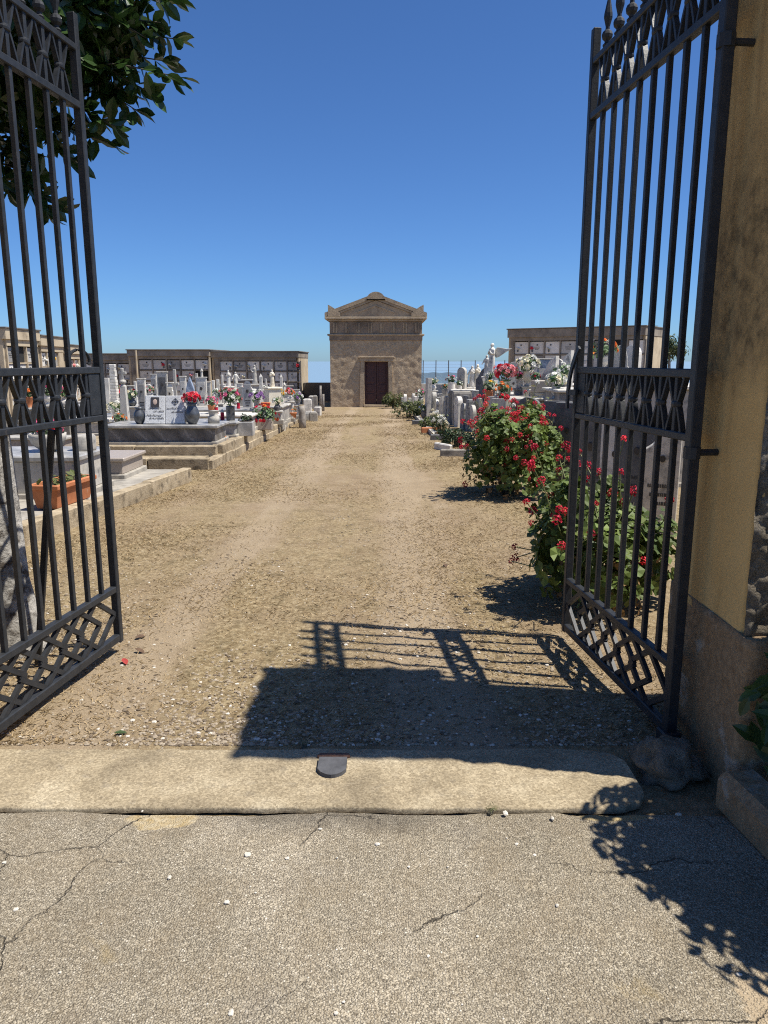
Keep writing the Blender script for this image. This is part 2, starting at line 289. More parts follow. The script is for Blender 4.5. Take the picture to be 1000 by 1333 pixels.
# chapel stucco
def stucco(name, c1, c2, dark, bs, bd):
    m, nt, b = base_mat(name); p = pos(nt)
    n1 = noise_n(nt, p, 1.5, 7, 0.65); n2 = noise_n(nt, p, bs, 6, 0.7)
    cc = ramp(nt, n2, [(0.3, c1), (0.7, c2)])
    cc = mixc(nt, mapr(nt, n1, 0.46, 0.66, 0, 0.75), cc, dark)
    nt.links.new(cc, b.inputs['Base Color']); setin(b, 'Roughness', 0.95); setin(b, 'Specular IOR Level', 0.15)
    bump(nt, b, n2, 1.0, bd)
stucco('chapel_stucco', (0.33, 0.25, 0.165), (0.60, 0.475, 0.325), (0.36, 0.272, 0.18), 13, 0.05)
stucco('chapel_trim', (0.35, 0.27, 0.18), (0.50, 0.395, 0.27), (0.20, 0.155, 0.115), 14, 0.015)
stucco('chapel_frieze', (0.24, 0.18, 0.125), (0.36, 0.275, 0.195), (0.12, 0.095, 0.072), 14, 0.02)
# sea, with distance haze put into its pale base colour
m, nt, b = base_mat('sea_water'); p = pos(nt)
setin(b, 'Base Color', (0.19, 0.29, 0.38, 1)); setin(b, 'Roughness', 0.5)
bump(nt, b, noise_n(nt, p, 0.25, 5, 0.6), 0.6, 0.6)
# translucent windbreak netting
m, nt, b = base_mat('netting'); setin(b, 'Base Color', (0.19, 0.27, 0.29, 1)); setin(b, 'Roughness', 0.8); setin(b, 'Alpha', 0.62)
# plants
leafy('tree_leaf', (0.022, 0.050, 0.012), (0.045, 0.085, 0.020), 0.28, 0.16, 0.55)
leafy('geranium_leaf', (0.060, 0.098, 0.018), (0.130, 0.175, 0.036), 0.55, 0.28)
leafy('dead_leaf', (0.16, 0.085, 0.03), (0.30, 0.19, 0.08), 0.8, 0.2)
leafy('geranium_leaf_light', (0.11, 0.17, 0.035), (0.19, 0.24, 0.06), 0.55, 0.3)
leafy('shrub_leaf', (0.07, 0.095, 0.025), (0.16, 0.17, 0.06), 0.6, 0.25)
leafy('dark_shrub_leaf', (0.02, 0.042, 0.016), (0.05, 0.08, 0.03), 0.5, 0.2)
leafy('dry_shrub_leaf', (0.16, 0.14, 0.055), (0.30, 0.25, 0.11), 0.7, 0.25)
leafy('ivy_leaf', (0.035, 0.070, 0.016), (0.075, 0.115, 0.03), 0.35, 0.2, 0.5)
leafy('bouquet_leaf', (0.05, 0.10, 0.04), (0.13, 0.20, 0.08), 0.5, 0.2)
leafy('stem_green', (0.16, 0.19, 0.07), (0.26, 0.27, 0.12), 0.6, 0.1)
for nm, c1, c2 in (('petal_red', (0.55, 0.018, 0.035), (0.72, 0.05, 0.075)), ('petal_crimson', (0.40, 0.01, 0.03), (0.60, 0.03, 0.07)), ('petal_pink', (0.62, 0.09, 0.22), (0.80, 0.24, 0.38)),
                   ('petal_rose', (0.70, 0.20, 0.22), (0.82, 0.36, 0.36)), ('petal_white', (0.70, 0.69, 0.62), (0.84, 0.83, 0.78)), ('petal_yellow', (0.72, 0.42, 0.03), (0.84, 0.60, 0.10)),
                   ('petal_purple', (0.34, 0.16, 0.42), (0.58, 0.36, 0.62)), ('petal_orange', (0.70, 0.16, 0.03), (0.82, 0.32, 0.08)), ('petal_cream', (0.68, 0.62, 0.42), (0.80, 0.76, 0.60)),
                   ('petal_magenta', (0.60, 0.03, 0.20), (0.78, 0.10, 0.32))):
    leafy(nm, c1, c2, 0.6, 0.2, 0.3)

# ------------------------------------------------------------------ mesh helpers
def V(*a): return Vector(a)
class MB:
    def __init__(s): s.v = []; s.f = []
    def add(s, vs, fs):
        o = len(s.v); s.v += [tuple(x) for x in vs]; s.f += [tuple(i + o for i in f) for f in fs]; return s
    def box(s, c, d, rz=0.0, ch=0.0, M=None):
        hx, hy, hz = d[0] / 2, d[1] / 2, d[2] / 2
        if ch <= 0:
            vs = [V(x * hx, y * hy, z * hz) for x in (-1, 1) for y in (-1, 1) for z in (-1, 1)]
            fs = [(0, 1, 3, 2), (4, 6, 7, 5), (0, 4, 5, 1), (2, 3, 7, 6), (0, 2, 6, 4), (1, 5, 7, 3)]
        else:
            ch = min(ch, hx * .9, hy * .9, hz * .9)
            vs = []; idx = {}
            for x in (-1, 1):
                for y in (-1, 1):
                    for z in (-1, 1):
                        for a in range(3):
                            q = [x * (hx - ch), y * (hy - ch), z * (hz - ch)]
                            q[a] = (x * hx, y * hy, z * hz)[a]
                            idx[(x, y, z, a)] = len(vs); vs.append(V(*q))
            fs = []
            for a in range(3):
                b_, c_ = (a + 1) % 3, (a + 2) % 3
                for sg in (-1, 1):
                    q = []
                    for u, w in ((-1, -1), (1, -1), (1, 1), (-1, 1)):
                        k = [0, 0, 0]; k[a] = sg; k[b_] = u; k[c_] = w
                        q.append(idx[(k[0], k[1], k[2], a)])
                    fs.append(tuple(q if sg > 0 else q[::-1]))
                for u in (-1, 1):
                    for w in (-1, 1):
                        k0 = [0, 0, 0]; k0[a] = -1; k0[b_] = u; k0[c_] = w
                        k1 = list(k0); k1[a] = 1
                        q = [idx[(*k0, b_)], idx[(*k1, b_)], idx[(*k1, c_)], idx[(*k0, c_)]]
                        fs.append(tuple(q if u * w > 0 else q[::-1]))
            for x in (-1, 1):
                for y in (-1, 1):
                    for z in (-1, 1):
                        q = [idx[(x, y, z, 0)], idx[(x, y, z, 1)], idx[(x, y, z, 2)]]
                        fs.append(tuple(q if x * y * z > 0 else q[::-1]))
        R = Matrix.Rotation(rz, 3, 'Z') if rz else None
        out = []
        for q in vs:
            if M is not None: q = M @ q
            elif R is not None: q = R @ q
            out.append(q + V(*c))
        return s.add(out, fs)
    def bar(s, p0, p1, w, d, side=None, ch=0.0):
        p0, p1 = V(*p0), V(*p1); ax = (p1 - p0); L = ax.length; ax.normalize()
        sd = V(*side) if side else (V(0, 1, 0) if abs(ax.y) < 0.9 else V(1, 0, 0))
        a = sd.cross(ax).normalized(); b_ = ax.cross(a).normalized()
        M = Matrix((a, b_, ax)).transposed()
        return s.box((p0 + p1) / 2, (w, d, L), ch=ch, M=M)
    def tube(s, pts, rad, n=6, cap=True):
        pts = [V(*q) for q in pts]
        if isinstance(rad, (int, float)): rad = [rad] * len(pts)
        o = len(s.v); ref = None
        for i, q in enumerate(pts):
            t = (pts[min(i + 1, len(pts) - 1)] - pts[max(i - 1, 0)]).normalized()
            if ref is None:
                ref = V(0, 0, 1) if abs(t.z) < 0.9 else V(1, 0, 0)
            a = t.cross(ref)
            if a.length < 1e-5: a = t.cross(V(0.3, 1, 0.1))
            a.normalize(); b_ = t.cross(a).normalized(); ref = b_.cross(t) * -1 if False else ref
            for k in range(n):
                an = 2 * pi * k / n
                s.v.append(tuple(q + (a * cos(an) + b_ * sin(an)) * rad[i]))
        for i in range(len(pts) - 1):
            for k in range(n):
                s.f.append((o + i * n + k, o + i * n + (k + 1) % n, o + (i + 1) * n + (k + 1) % n, o + (i + 1) * n + k))
        if cap:
            s.f.append(tuple(o + k for k in range(n))[::-1]); s.f.append(tuple(o + (len(pts) - 1) * n + k for k in range(n)))
        return s
    def lathe(s, prof, n=14, c=(0, 0, 0), sx=1.0, sy=1.0):
        o = len(s.v); m_ = len(prof)
        for r, z in prof:
            for k in range(n):
                an = 2 * pi * k / n; s.v.append((c[0] + r * sx * cos(an), c[1] + r * sy * sin(an), c[2] + z))
        for i in range(m_ - 1):
            for k in range(n):
                s.f.append((o + i * n + k, o + i * n + (k + 1) % n, o + (i + 1) * n + (k + 1) % n, o + (i + 1) * n + k))
        s.f.append(tuple(o + k for k in range(n))[::-1]); s.f.append(tuple(o + (m_ - 1) * n + k for k in range(n)))
        return s
    def prism(s, poly, y0, y1, M=None):
        """outline (x, z) extruded along y from y0 to y1 (outline anticlockwise seen from -y)"""
        n = len(poly); vs = [V(x, y0, z) for x, z in poly] + [V(x, y1, z) for x, z in poly]
        if M is not None: vs = [M @ q for q in vs]
        fs = [tuple(range(n)), tuple(range(2 * n - 1, n - 1, -1))] + [(i, i + n, (i + 1) % n + n, (i + 1) % n) for i in range(n)]
        return s.add(vs, fs)
    def blob(s, c, r, seed=0, amp=0.2, sub=1, fr=1.5):
        vs, fs = ICO[sub]
        out = []
        for q in vs:
            k = 1 + amp * mnoise.noise(V(*q) * fr + V(seed * 7.1, seed * 3.3, seed))
            out.append((c[0] + q[0] * r[0] * k, c[1] + q[1] * r[1] * k, c[2] + q[2] * r[2] * k))
        return s.add(out, fs)
    def mesh(s, name, mat=None, smooth=False):
        me = bpy.data.meshes.new(name); me.from_pydata(s.v, [], s.f); me.update()
        if mat: me.materials.append(MATS[mat])
        if smooth: me.polygons.foreach_set('use_smooth', [True] * len(me.polygons))
        return me
    def build(s, name, mat, parent=None, smooth=False):
        return obj(name, s.mesh(name, mat, smooth), parent)
def _ico(sub):
    import bmesh
    bm = bmesh.new(); bmesh.ops.create_icosphere(bm, subdivisions=sub, radius=1.0)
    vs = [tuple(v.co) for v in bm.verts]; fs = [tuple(v.index for v in f.verts) for f in bm.faces]; bm.free(); return vs, fs
ICO = {1: _ico(1), 2: _ico(2), 3: _ico(3), 4: _ico(4)}
def obj(name, me, parent=None, loc=None, rot=None, scale=None):
    o = bpy.data.objects.new(name, me); col.objects.link(o)
    if parent is not None: o.parent = parent
    if loc is not None: o.location = loc
    if rot is not None: o.rotation_euler = rot
    if scale is not None: o.scale = (scale,) * 3 if isinstance(scale, (int, float)) else scale
    return o
def tag(o, label=None, cat=None, group=None, kind=None):
    if label: o['label'] = label
    if cat: o['category'] = cat
    if group: o['group'] = group
    if kind: o['kind'] = kind
    return o
def thing(name, label, cat, loc=(0, 0, 0), rz=0.0, group=None):
    o = bpy.data.objects.new(name, None); col.objects.link(o); o.empty_display_size = 0.1
    o.location = loc; o.rotation_euler = (0, 0, rz)
    return tag(o, label, cat, group)
def bevel(o, w=0.01, seg=2):
    m_ = o.modifiers.new('bevel', 'BEVEL'); m_.width = w; m_.segments = seg; m_.limit_method = 'ANGLE'; m_.angle_limit = radians(40); return o
U = random.uniform

# ================================================================== SETTING
# ground: one sheet, fine where the camera stands close, falling to the sea beyond the cemetery
def axis(segs):
    out = []
    for a, b_, n in segs: out += [a + (b_ - a) * i / n for i in range(n)]
    return out + [segs[-1][1]]
xs = axis([(-400, -60, 6), (-60, -8, 14), (-8, -3.2, 16), (-3.2, 2.4, 80), (2.4, 8, 16), (8, 60, 14), (60, 400, 6)])
ys = axis([(-60, 2.2, 12), (2.2, 2.7, 4), (2.7, 9, 95), (9, 24, 75), (24, 48, 20), (48, 110, 10)])
vs_, fs_ = [], []
for y in ys:
    for x in xs:
        z = gz(y)
        if y < 2.6: z = -0.03
        elif -3.6 < x < 2.8 and y > 2.75:
            k = min(1, (y - 2.75) / 0.4)
            z += k * (0.022 * mnoise.noise(V(x * 1.3, y * 1.1, 3)) + 0.012 * mnoise.noise(V(x * 5, y * 5, 9)) + 0.004 * mnoise.noise(V(x * 14, y * 14, 5)))
        if y > 48: z -= (y - 48) * 0.5
        vs_.append((x, y, z))
nx = len(xs)
for j in range(len(ys) - 1):
    for i in range(nx - 1):
        a = j * nx + i; fs_.append((a, a + 1, a + nx + 1, a + nx))
GM = MB(); GM.v = vs_; GM.f = fs_
ground = GM.build('ground', 'soil', smooth=True); tag(ground, kind='structure')
def ground_z(x, y):
    return gz(y) + (min(1, (y - 2.75) / 0.4) * (0.022 * mnoise.noise(V(x * 1.3, y * 1.1, 3)) + 0.012 * mnoise.noise(V(x * 5, y * 5, 9)) + 0.004 * mnoise.noise(V(x * 14, y * 14, 5))) if y > 2.75 else 0)
sea = MB().add([(-30000, 70, -20), (30000, 70, -20), (30000, 50000, -20), (-30000, 50000, -20)], [(0, 1, 2, 3)]).build('sea', 'sea_water'); tag(sea, kind='structure')

# road of worn asphalt in front of the gate: gently uneven sheet, its far edge ragged under the threshold
rx = axis([(-30, -3, 8), (-3, 3, 90), (3, 30, 8)]); ry = axis([(-30, 0.6, 10), (0.6, 2.335, 50)])
R_ = MB()
for y in ry:
    for x in rx:
        z = 0.006 + 0.010 * mnoise.noise(V(x * 1.1, y * 1.3, 1)) + 0.004 * mnoise.noise(V(x * 4, y * 4, 2))
        if y > 2.2: z -= (y - 2.2) * 0.05
        if y > 2.33: R_.v.append((x, y + 0.020 * mnoise.noise(V(x * 3.1, 5, 1)) + 0.014 * mnoise.noise(V(x * 14, 5, 2)), z - 0.006)); continue
        R_.v.append((x, y, z))
n_ = len(rx)
for j in range(len(ry) - 1):
    for i in range(n_ - 1):
        a = j * n_ + i; R_.f.append((a, a + 1, a + n_ + 1, a + n_))
tag(R_.build('road', 'asphalt', smooth=True), kind='structure')

# threshold slab of concrete between road and path, worn rounded edges
TH = MB(); nxs = 150
x0, x1 = -4.2, 0.95
for i in range(nxs + 1):
    x = x0 + (x1 - x0) * i / nxs
    e = max(0.0, (x - 0.80) / 0.15); rc = 0.09 * (1 - sqrt(max(0, 1 - min(e, 1) ** 2)))
    yf = 2.360 + 0.014 * mnoise.noise(V(x * 3, 0, 1)) + 0.006 * mnoise.noise(V(x * 41, 0, 5)) + 0.010 * mnoise.noise(V(x * 13, 0, 2)) + rc
    yb = 2.765 + 0.014 * mnoise.noise(V(x * 2.6, 4, 1)) + 0.008 * mnoise.noise(V(x * 12, 4, 2)) - rc * 0.8
    prof = [(yf, -0.02), (yf, -0.004), (yf + 0.004, 0.001), (yf + 0.012, 0.0045)]
    for k in range(1, 8): prof.append((yf + 0.02 + (yb - yf - 0.05) * k / 8, 0.0065))
    prof += [(yb - 0.02, 0.006), (yb - 0.006, 0.004), (yb, 0.000), (yb, -0.05)]
    for y, z in prof:
        TH.v.append((x, y, z + (0.0025 * mnoise.noise(V(x * 5, y * 9, 3)) + 0.003 * mnoise.noise(V(x * 2, y * 5, 7)) + 0.002 * mnoise.noise(V(x * 16, y * 16, 7)) if z > 0.001 else 0)))
np_ = len(prof)
for i in range(nxs):
    for k in range(np_ - 1):
        a = i * np_ + k; TH.f.append((a, a + np_, a + np_ + 1, a + 1))
TH.f.append(tuple(range(nxs * np_, nxs * np_ + np_)))
tag(TH.build('threshold_pavement', 'threshold', smooth=True), kind='structure')

# ------------------------------------------------------------------ gate pillars
def rough_panel(mb, origin, ux, uz, nx_, nz_, nrm, amp, fr, seed):
    o = len(mb.v); O = V(*origin); ux = V(*ux); uz = V(*uz); nrm = V(*nrm)
    for j in range(nz_ + 1):
        for i in range(nx_ + 1):
            q = O + ux * (i / nx_) + uz * (j / nz_)
            edge = min(i, nx_ - i, j, nz_ - j)
            k = amp * (mnoise.noise(q * fr + V(seed, 0, 0)) + 0.6 * mnoise.noise(q * fr * 2.7 + V(0, seed, 0)) + 0.4 * mnoise.noise(q * fr * 6 + V(0, seed, 3))) * (0.35 if edge == 0 else 1)
            mb.v.append(tuple(q + nrm * k))
    for j in range(nz_):
        for i in range(nx_):
            a = o + j * (nx_ + 1) + i; mb.f.append((a, a + 1, a + nx_ + 2, a + nx_ + 1))
def rounded_column(mb, x0, x1, y0, y1, z0, z1, r, nz, amp, fr, seed, seg=4):
    ring = []
    for cx_, cy_, a0 in ((x1 - r, y0 + r, -90), (x1 - r, y1 - r, 0), (x0 + r, y1 - r, 90), (x0 + r, y0 + r, 180)):
        for k in range(seg + 1):
            an = radians(a0 + 90 * k / seg); ring.append((cx_ + r * cos(an), cy_ + r * sin(an), cos(an), sin(an)))
    full = []
    for i, q in enumerate(ring):
        full.append(q); nq = ring[(i + 1) % len(ring)]
        d = sqrt((nq[0] - q[0]) ** 2 + (nq[1] - q[1]) ** 2)
        m_ = int(d / 0.05)
        for k in range(1, m_):
            t = k / m_; full.append(tuple(q[a] * (1 - t) + nq[a] * t for a in range(4)))
    o = len(mb.v); n = len(full)
    for j in range(nz + 1):
        z = z0 + (z1 - z0) * j / nz
        for x, y, nx__, ny__ in full:
            q = V(x, y, z); k = amp * (mnoise.noise(q * fr + V(seed, 0, 0)) + 0.5 * mnoise.noise(q * fr * 3 + V(0, seed, 0)))
            mb.v.append((x + nx__ * k, y + ny__ * k, z))
    for j in range(nz):
        for i in range(n):
            mb.f.append((o + j * n + i, o + j * n + (i + 1) % n, o + (j + 1) * n + (i + 1) % n, o + (j + 1) * n + i))
    mb.f.append(tuple(o + nz * n + i for i in range(n)))
PX0, PX1, PY0, PY1 = 1.265, 1.95, 2.43, 3.16
def pillar(label, sgn, fx):
    t = thing('gate_pillar', label, 'pillar', (0, 0, 0), 0, 'pillars of the cemetery gate')
    a, b_ = (fx, fx + 0.685) if sgn > 0 else (fx - 0.685, fx)
    mb = MB(); rounded_column(mb, a, b_, PY0, PY1, -0.05, 0.60, 0.035, 16, 0.010, 5, sgn * 3.3)
    mb.build('plinth', 'plinth_render', t, True)
    mb = MB(); rounded_column(mb, a + 0.006, b_ - 0.006, PY0 + 0.07, PY1 - 0.008, 0.56, 3.52, 0.03, 60, 0.004, 2.5, sgn * 5.1)
    mb.build('plaster_shaft', 'ochre_plaster', t, True)
    mb = MB()
    rounded_column(mb, a - 0.05, b_ + 0.05, PY0 - 0.05, PY1 + 0.05, 3.52, 3.60, 0.02, 2, 0.004, 3, 1)
    rounded_column(mb, a - 0.09, b_ + 0.09, PY0 - 0.09, PY1 + 0.09, 3.602, 3.70, 0.02, 3, 0.035, 6, 2)
    rounded_column(mb, a - 0.02, b_ + 0.02, PY0 - 0.02, PY1 + 0.02, 3.702, 3.80, 0.06, 2, 0.01, 3, 3)
    mb.build('capital', 'ochre_plaster', t, True)
    # front face: plaster fallen off, rubble and lime mortar showing
    mb = MB(); rough_panel(mb, (a + 0.004, PY0 + 0.052, 0.595), (0.677, 0, 0), (0, 0, 2.9), 60, 230, (0, -1, 0), 0.024, 7, sgn * 2.2)
    mb.build('bare_rubble_face', 'rough_render', t, True)
    return t
pillar_r = pillar('ochre plaster gate pillar, mould-stained, beside the right-hand gate leaf', 1, PX0)
pillar('ochre gate pillar left of the gateway, behind the left-hand leaf', -1, -1.76)
def side_wall(label, xa, xb, seed):
    t = thing('boundary_wall', label, 'wall')
    mb = MB(); rough_panel(mb, (xa, 2.55, -0.1), (xb - xa, 0, 0), (0, 0, 2.3), 90, 40, (0, -1, 0), 0.03, 3.5, seed)
    mb.box(((xa + xb) / 2, 2.80, 1.07), (abs(xb - xa) - 0.02, 0.46, 2.30)); mb.build('rubble_face', 'rough_render', t, True)
    MB().box(((xa + xb) / 2, 2.78, 2.26), (abs(xb - xa), 0.62, 0.08), ch=0.02).build('coping', 'grey_concrete', t)
side_wall('rough rubble boundary wall right of the ochre pillar', 1.96, 9.0, 4)
side_wall('rough rubble boundary wall left of the gateway', -9.0, -2.46, 8)

# guard stone at the foot of the right hinge
mb = MB(); mb.blob((0, 0, 0.04), (0.125, 0.11, 0.085), 5, 0.6, 4, 1.5); mb.v = [tuple(V(*v) + V(*v) * 0.14 * mnoise.noise(V(*v) * 24)) for v in mb.v]
o = mb.build('guard_stone', 'rough_render', None, True); o.location = (1.085, 2.61, -0.01)
tag(o, 'rounded grey guard stone at the foot of the ochre pillar', 'stone')
# low kerb stone under the shrub at the right
mb = MB(); mb.box((0, 0, 0), (0.16, 1.5, 0.16), ch=0.03)
o = mb.build('kerb_stone', 'plinth_render'); o.location = (1.34, 1.66, 0.06); o.rotation_euler = (0, 0, radians(7))
tag(o, 'low dark kerb stone under the shrub right of the road', 'kerb stone')
# gate stop let into the threshold
t = thing('gate_stop', 'small dark metal gate stop with rusty edge set in the threshold', 'gate stop', (-0.2, 2.62, 0.003))
pr = [(-0.055, 0.05)] + [(-0.055 + 0.11 * k / 8, -0.045 - 0.035 * sin(pi * k / 8) + (0.01 if k in (0, 8) else 0)) for k in range(9)] + [(0.055, 0.05)]
mb = MB(); mb.prism(pr, -0.02, 0.012, M=Matrix(((1, 0, 0), (0, 0, 1), (0, -1, 0))) ); mb.v = [(x, y, -z if False else z) for x, y, z in mb.v]
mb.build('plate', 'dark_stone', t)
MB().box((0, 0.075, 0.004), (0.13, 0.018, 0.02), ch=0.003).build('rusty_bar', 'rusty_iron', t)
MB().box((0.0, 0.095, 0.001), (0.12, 0.02, 0.012), ch=0.003).build('rusty_lip', 'rusty_iron', t)

# ------------------------------------------------------------------ wrought iron gate leaves
GL, ZB, Z1, ZM0, ZM1, ZT0, ZT1, ZST = 1.26, 0.07, 0.345, 1.265, 1.505, 2.74, 2.99, 3.14
NB = 8; SPC = (GL - 0.06) / (NB + 1)
def arc_strip(mb, pts, w, d):
    for i in range(len(pts) - 1): mb.bar(pts[i], pts[i + 1], w, d, (0, 1, 0))
bar_me = MB().bar((0, 0, Z1), (0, 0, ZT1 + 0.02), 0.022, 0.022, ch=0.002).mesh('bar', 'iron')
fin = MB().lathe([(0.016, 0), (0.021, 0.012), (0.012, 0.022), (0.012, 0.03), (0.024, 0.042), (0.027, 0.055), (0.022, 0.068), (0.011, 0.078), (0.010, 0.09), (0.021, 0.13), (0.020, 0.145), (0.002, 0.235)], 8, (0, 0, ZT1 + 0.01)).mesh('finial', 'iron')
def orn(z0, z1, sg):
    mb = MB(); zm = (z0 + z1) / 2; hw = SPC / 2 - 0.006; pts = []
    for k in range(13):
        a = k / 12; z = z0 + 0.012 + (z1 - z0 - 0.024) * a
        x = 0.012 + (hw - 0.012) * (abs(2 * a - 1) ** 0.82)
        pts.append((sg * x, 0, z))
    arc_strip(mb, pts, 0.012, 0.022)
    return mb.mesh('ornament_strip', 'iron')
orn_me = {(b_, s): orn(*z, s) for b_, z in (('m', (ZM0, ZM1)), ('t', (ZT0, ZT1))) for s in (-1, 1)}
col_me = MB().lathe([(0.021, -0.013), (0.030, -0.008), (0.032, 0), (0.030, 0.008), (0.021, 0.013)], 10, (0, 0, 0), 1.0, 0.62).mesh('collar', 'iron')
dia = MB(); hd = (Z1 - ZB) / 2 - 0.012
for q in range(4):
    a, b_ = ((1, 0), (0, 1), (-1, 0), (0, -1))[q], ((1, 0), (0, 1), (-1, 0), (0, -1))[(q + 1) % 4]
    dia.bar((a[0] * hd * 1.45, 0.002 * (q % 2), a[1] * hd), (b_[0] * hd * 1.45, 0.002 * (q % 2), b_[1] * hd), 0.023, 0.018, (0, 1, 0))
dia_me = dia.mesh('lattice_diamond', 'iron')
sml = MB(); h2 = hd * 0.42
for q in range(4):
    a, b_ = ((1, 0), (0, 1), (-1, 0), (0, -1))[q], ((1, 0), (0, 1), (-1, 0), (0, -1))[(q + 1) % 4]
    sml.bar((a[0] * h2 * 1.1, 0, a[1] * h2), (b_[0] * h2 * 1.1, 0, b_[1] * h2), 0.012, 0.015, (0, 1, 0))
def gate_leaf(label, hinge, far, side):
    ang = atan2(far[1] - hinge[1], far[0] - hinge[0])
    t = thing('gate_leaf', label, 'gate', (hinge[0], hinge[1], 0), ang, 'iron leaves of the cemetery gate')
    def part(name, mb, par=t, mat='iron'): return mb.build(name, mat, par)
    # hinge stile, far stile (doubled), rails
    part('hinge_stile', MB().box((0.02, 0, 1.62), (0.045, 0.045, 3.16), ch=0.004))
    part('meeting_stile', MB().box((GL - 0.02, 0, (ZB + ZST) / 2 - 0.015), (0.036, 0.040, ZST - ZB + 0.03), ch=0.004))
    part('meeting_strip', MB().box((GL + 0.014, 0.012 * side, 1.55), (0.022, 0.014, 2.96), ch=0.003))
    for z, h in ((ZB, 0.042), (Z1, 0.034), (ZM0, 0.030), (ZM1, 0.034), (ZT0, 0.034), (ZT1, 0.030)):
        part('rail', MB().box((GL / 2, 0, z), (GL - 0.075, 0.036, h), ch=0.004))
    for i in range(NB):
        x = 0.03 + SPC * (i + 1)
        o = obj('bar', bar_me, t, (x, 0, 0)); obj('finial', fin, o)
        for k, zm in (('m', (ZM0 + ZM1) / 2), ('t', (ZT0 + ZT1) / 2)):
            for s in (-1, 1):
                if i == NB - 1 and k == 'm' and s > 0: continue
                obj('ornament_strip', orn_me[(k, s)], t, (x, 0, 0))
            obj('collar', col_me, t, (x, 0, zm))
    nd_ = 6; st = (GL - 0.09 - 2 * hd * 1.45) / (nd_ - 1)
    for i in range(nd_):
        obj('lattice_diamond', dia_me, t, (0.045 + hd * 1.45 + st * i, 0.004 * (i % 2) - 0.002, (ZB + Z1) / 2))
    part('lock_plate', MB().box((GL - 0.093, 0, (ZM0 + ZM1) / 2), (0.105, 0.026, ZM1 - ZM0 - 0.034), ch=0.002))
    # lower hinge shoe and arm into the pillar
    for z in (1.21, 2.62):
        hb = MB(); hb.tube([(0.02, 0, z), (0.02, 0.12 * side, z)], 0.013, 8); hb.lathe([(0.032, -0.022), (0.032, 0.022)], 10, (0.02, 0, z)); part('hinge', hb)
    part('pivot_shoe', MB().box((0.02, 0, 0.035), (0.075, 0.075, 0.07), ch=0.006))
    # curved latch handle standing out of the meeting stile
    pts = []
    for k in range(15):
        a = radians(-20 + 215 * k / 14)
        pts.append((GL - 0.14 + 0.085 * cos(a) * 1.15, 0.034 * side, ZM1 + 0.045 + 0.055 * sin(a)))
    if side > 0: part('latch_handle', MB().tube(pts, 0.008, 8))
    return t
lg = gate_leaf('black iron gate leaf standing open on the left, sunlit on its inner side', (-1.62, 2.62), (-1.45, 3.89), 1)
rg = gate_leaf('black iron gate leaf standing open on the right, in shade beside the ochre pillar', (1.17, 2.78), (1.035, 4.03), -1)
# drop-bolt lever on the right leaf: a bent flat bar out past the stile
lv = MB()
pl = [(1.17, 0.03, 1.62), (1.20, 0.035, 1.58), (1.235, 0.04, 1.52), (1.262, 0.042, 1.45), (1.275, 0.042, 1.38), (1.278, 0.042, 1.30)]
for i in range(len(pl) - 1): lv.bar(pl[i], pl[i + 1], 0.026 + 0.006 * (i % 2), 0.012, (0, 1, 0))
lv.bar((1.18, 0.03, 1.39), (1.285, 0.042, 1.385), 0.03, 0.014, (0, 1, 0))
lv.build('drop_bolt_lever', 'iron', rg)
# prop leaning on the left leaf
pa, pb = V(-1.535, 3.43, 1.24), V(-1.80, 3.62, 0.0)
o = MB().bar(pa - pb, (0, 0, 0), 0.030, 0.022, ch=0.003).build('prop_bar', 'iron'); o.location = pb
tag(o, 'black iron prop bar leaning against the left-hand gate leaf', 'prop bar')

# ------------------------------------------------------------------ chapel
CY = 31.5
def cz(py): return dp(490, py, CY).z
def cx(px, py=480): return dp(px, py, CY).x
chap = thing('chapel', 'small brown stucco chapel with pediment at the end of the path', 'chapel', (cx(489.5), CY, gz(CY)))
OX, OZ = cx(489.5), gz(CY)
def Xc(px): return cx(px) - OX
def Zc(py): return cz(py) - OZ
W2 = (cx(549) - cx(430)) / 2; DEP = 7.0; z_arch = Zc(437); z_fr = Zc(418)
dx0, dx1, dtop = Xc(474.5), Xc(505.5), Zc(470.5)
mb = MB()
def stucco_wall(mb, xa, xb, za, zb):
    n1, n2 = max(2, int((xb - xa) / 0.06)), max(2, int((zb - za) / 0.06))
    rough_panel(mb, (xa, 0, za), (xb - xa, 0, 0), (0, 0, zb - za), n1, n2, (0, -1, 0), 0.016, 4.5, 2)
stucco_wall(mb, -W2, dx0, -0.05, z_arch); stucco_wall(mb, dx1, W2, -0.05, z_arch); stucco_wall(mb, dx0, dx1, dtop, z_arch)
mb.add([(-W2, 0.0, -0.05), (-W2, DEP, -0.05), (-W2, DEP, z_fr), (-W2, 0.0, z_fr)], [(3, 2, 1, 0)])
mb.add([(W2, 0.0, -0.05), (W2, DEP, -0.05), (W2, DEP, z_fr), (W2, 0.0, z_fr)], [(0, 1, 2, 3)])
mb.add([(-W2, DEP, -0.05), (W2, DEP, -0.05), (W2, DEP, z_fr), (-W2, DEP, z_fr)], [(0, 3, 2, 1)])
mb.build('wall', 'chapel_stucco', chap, True)
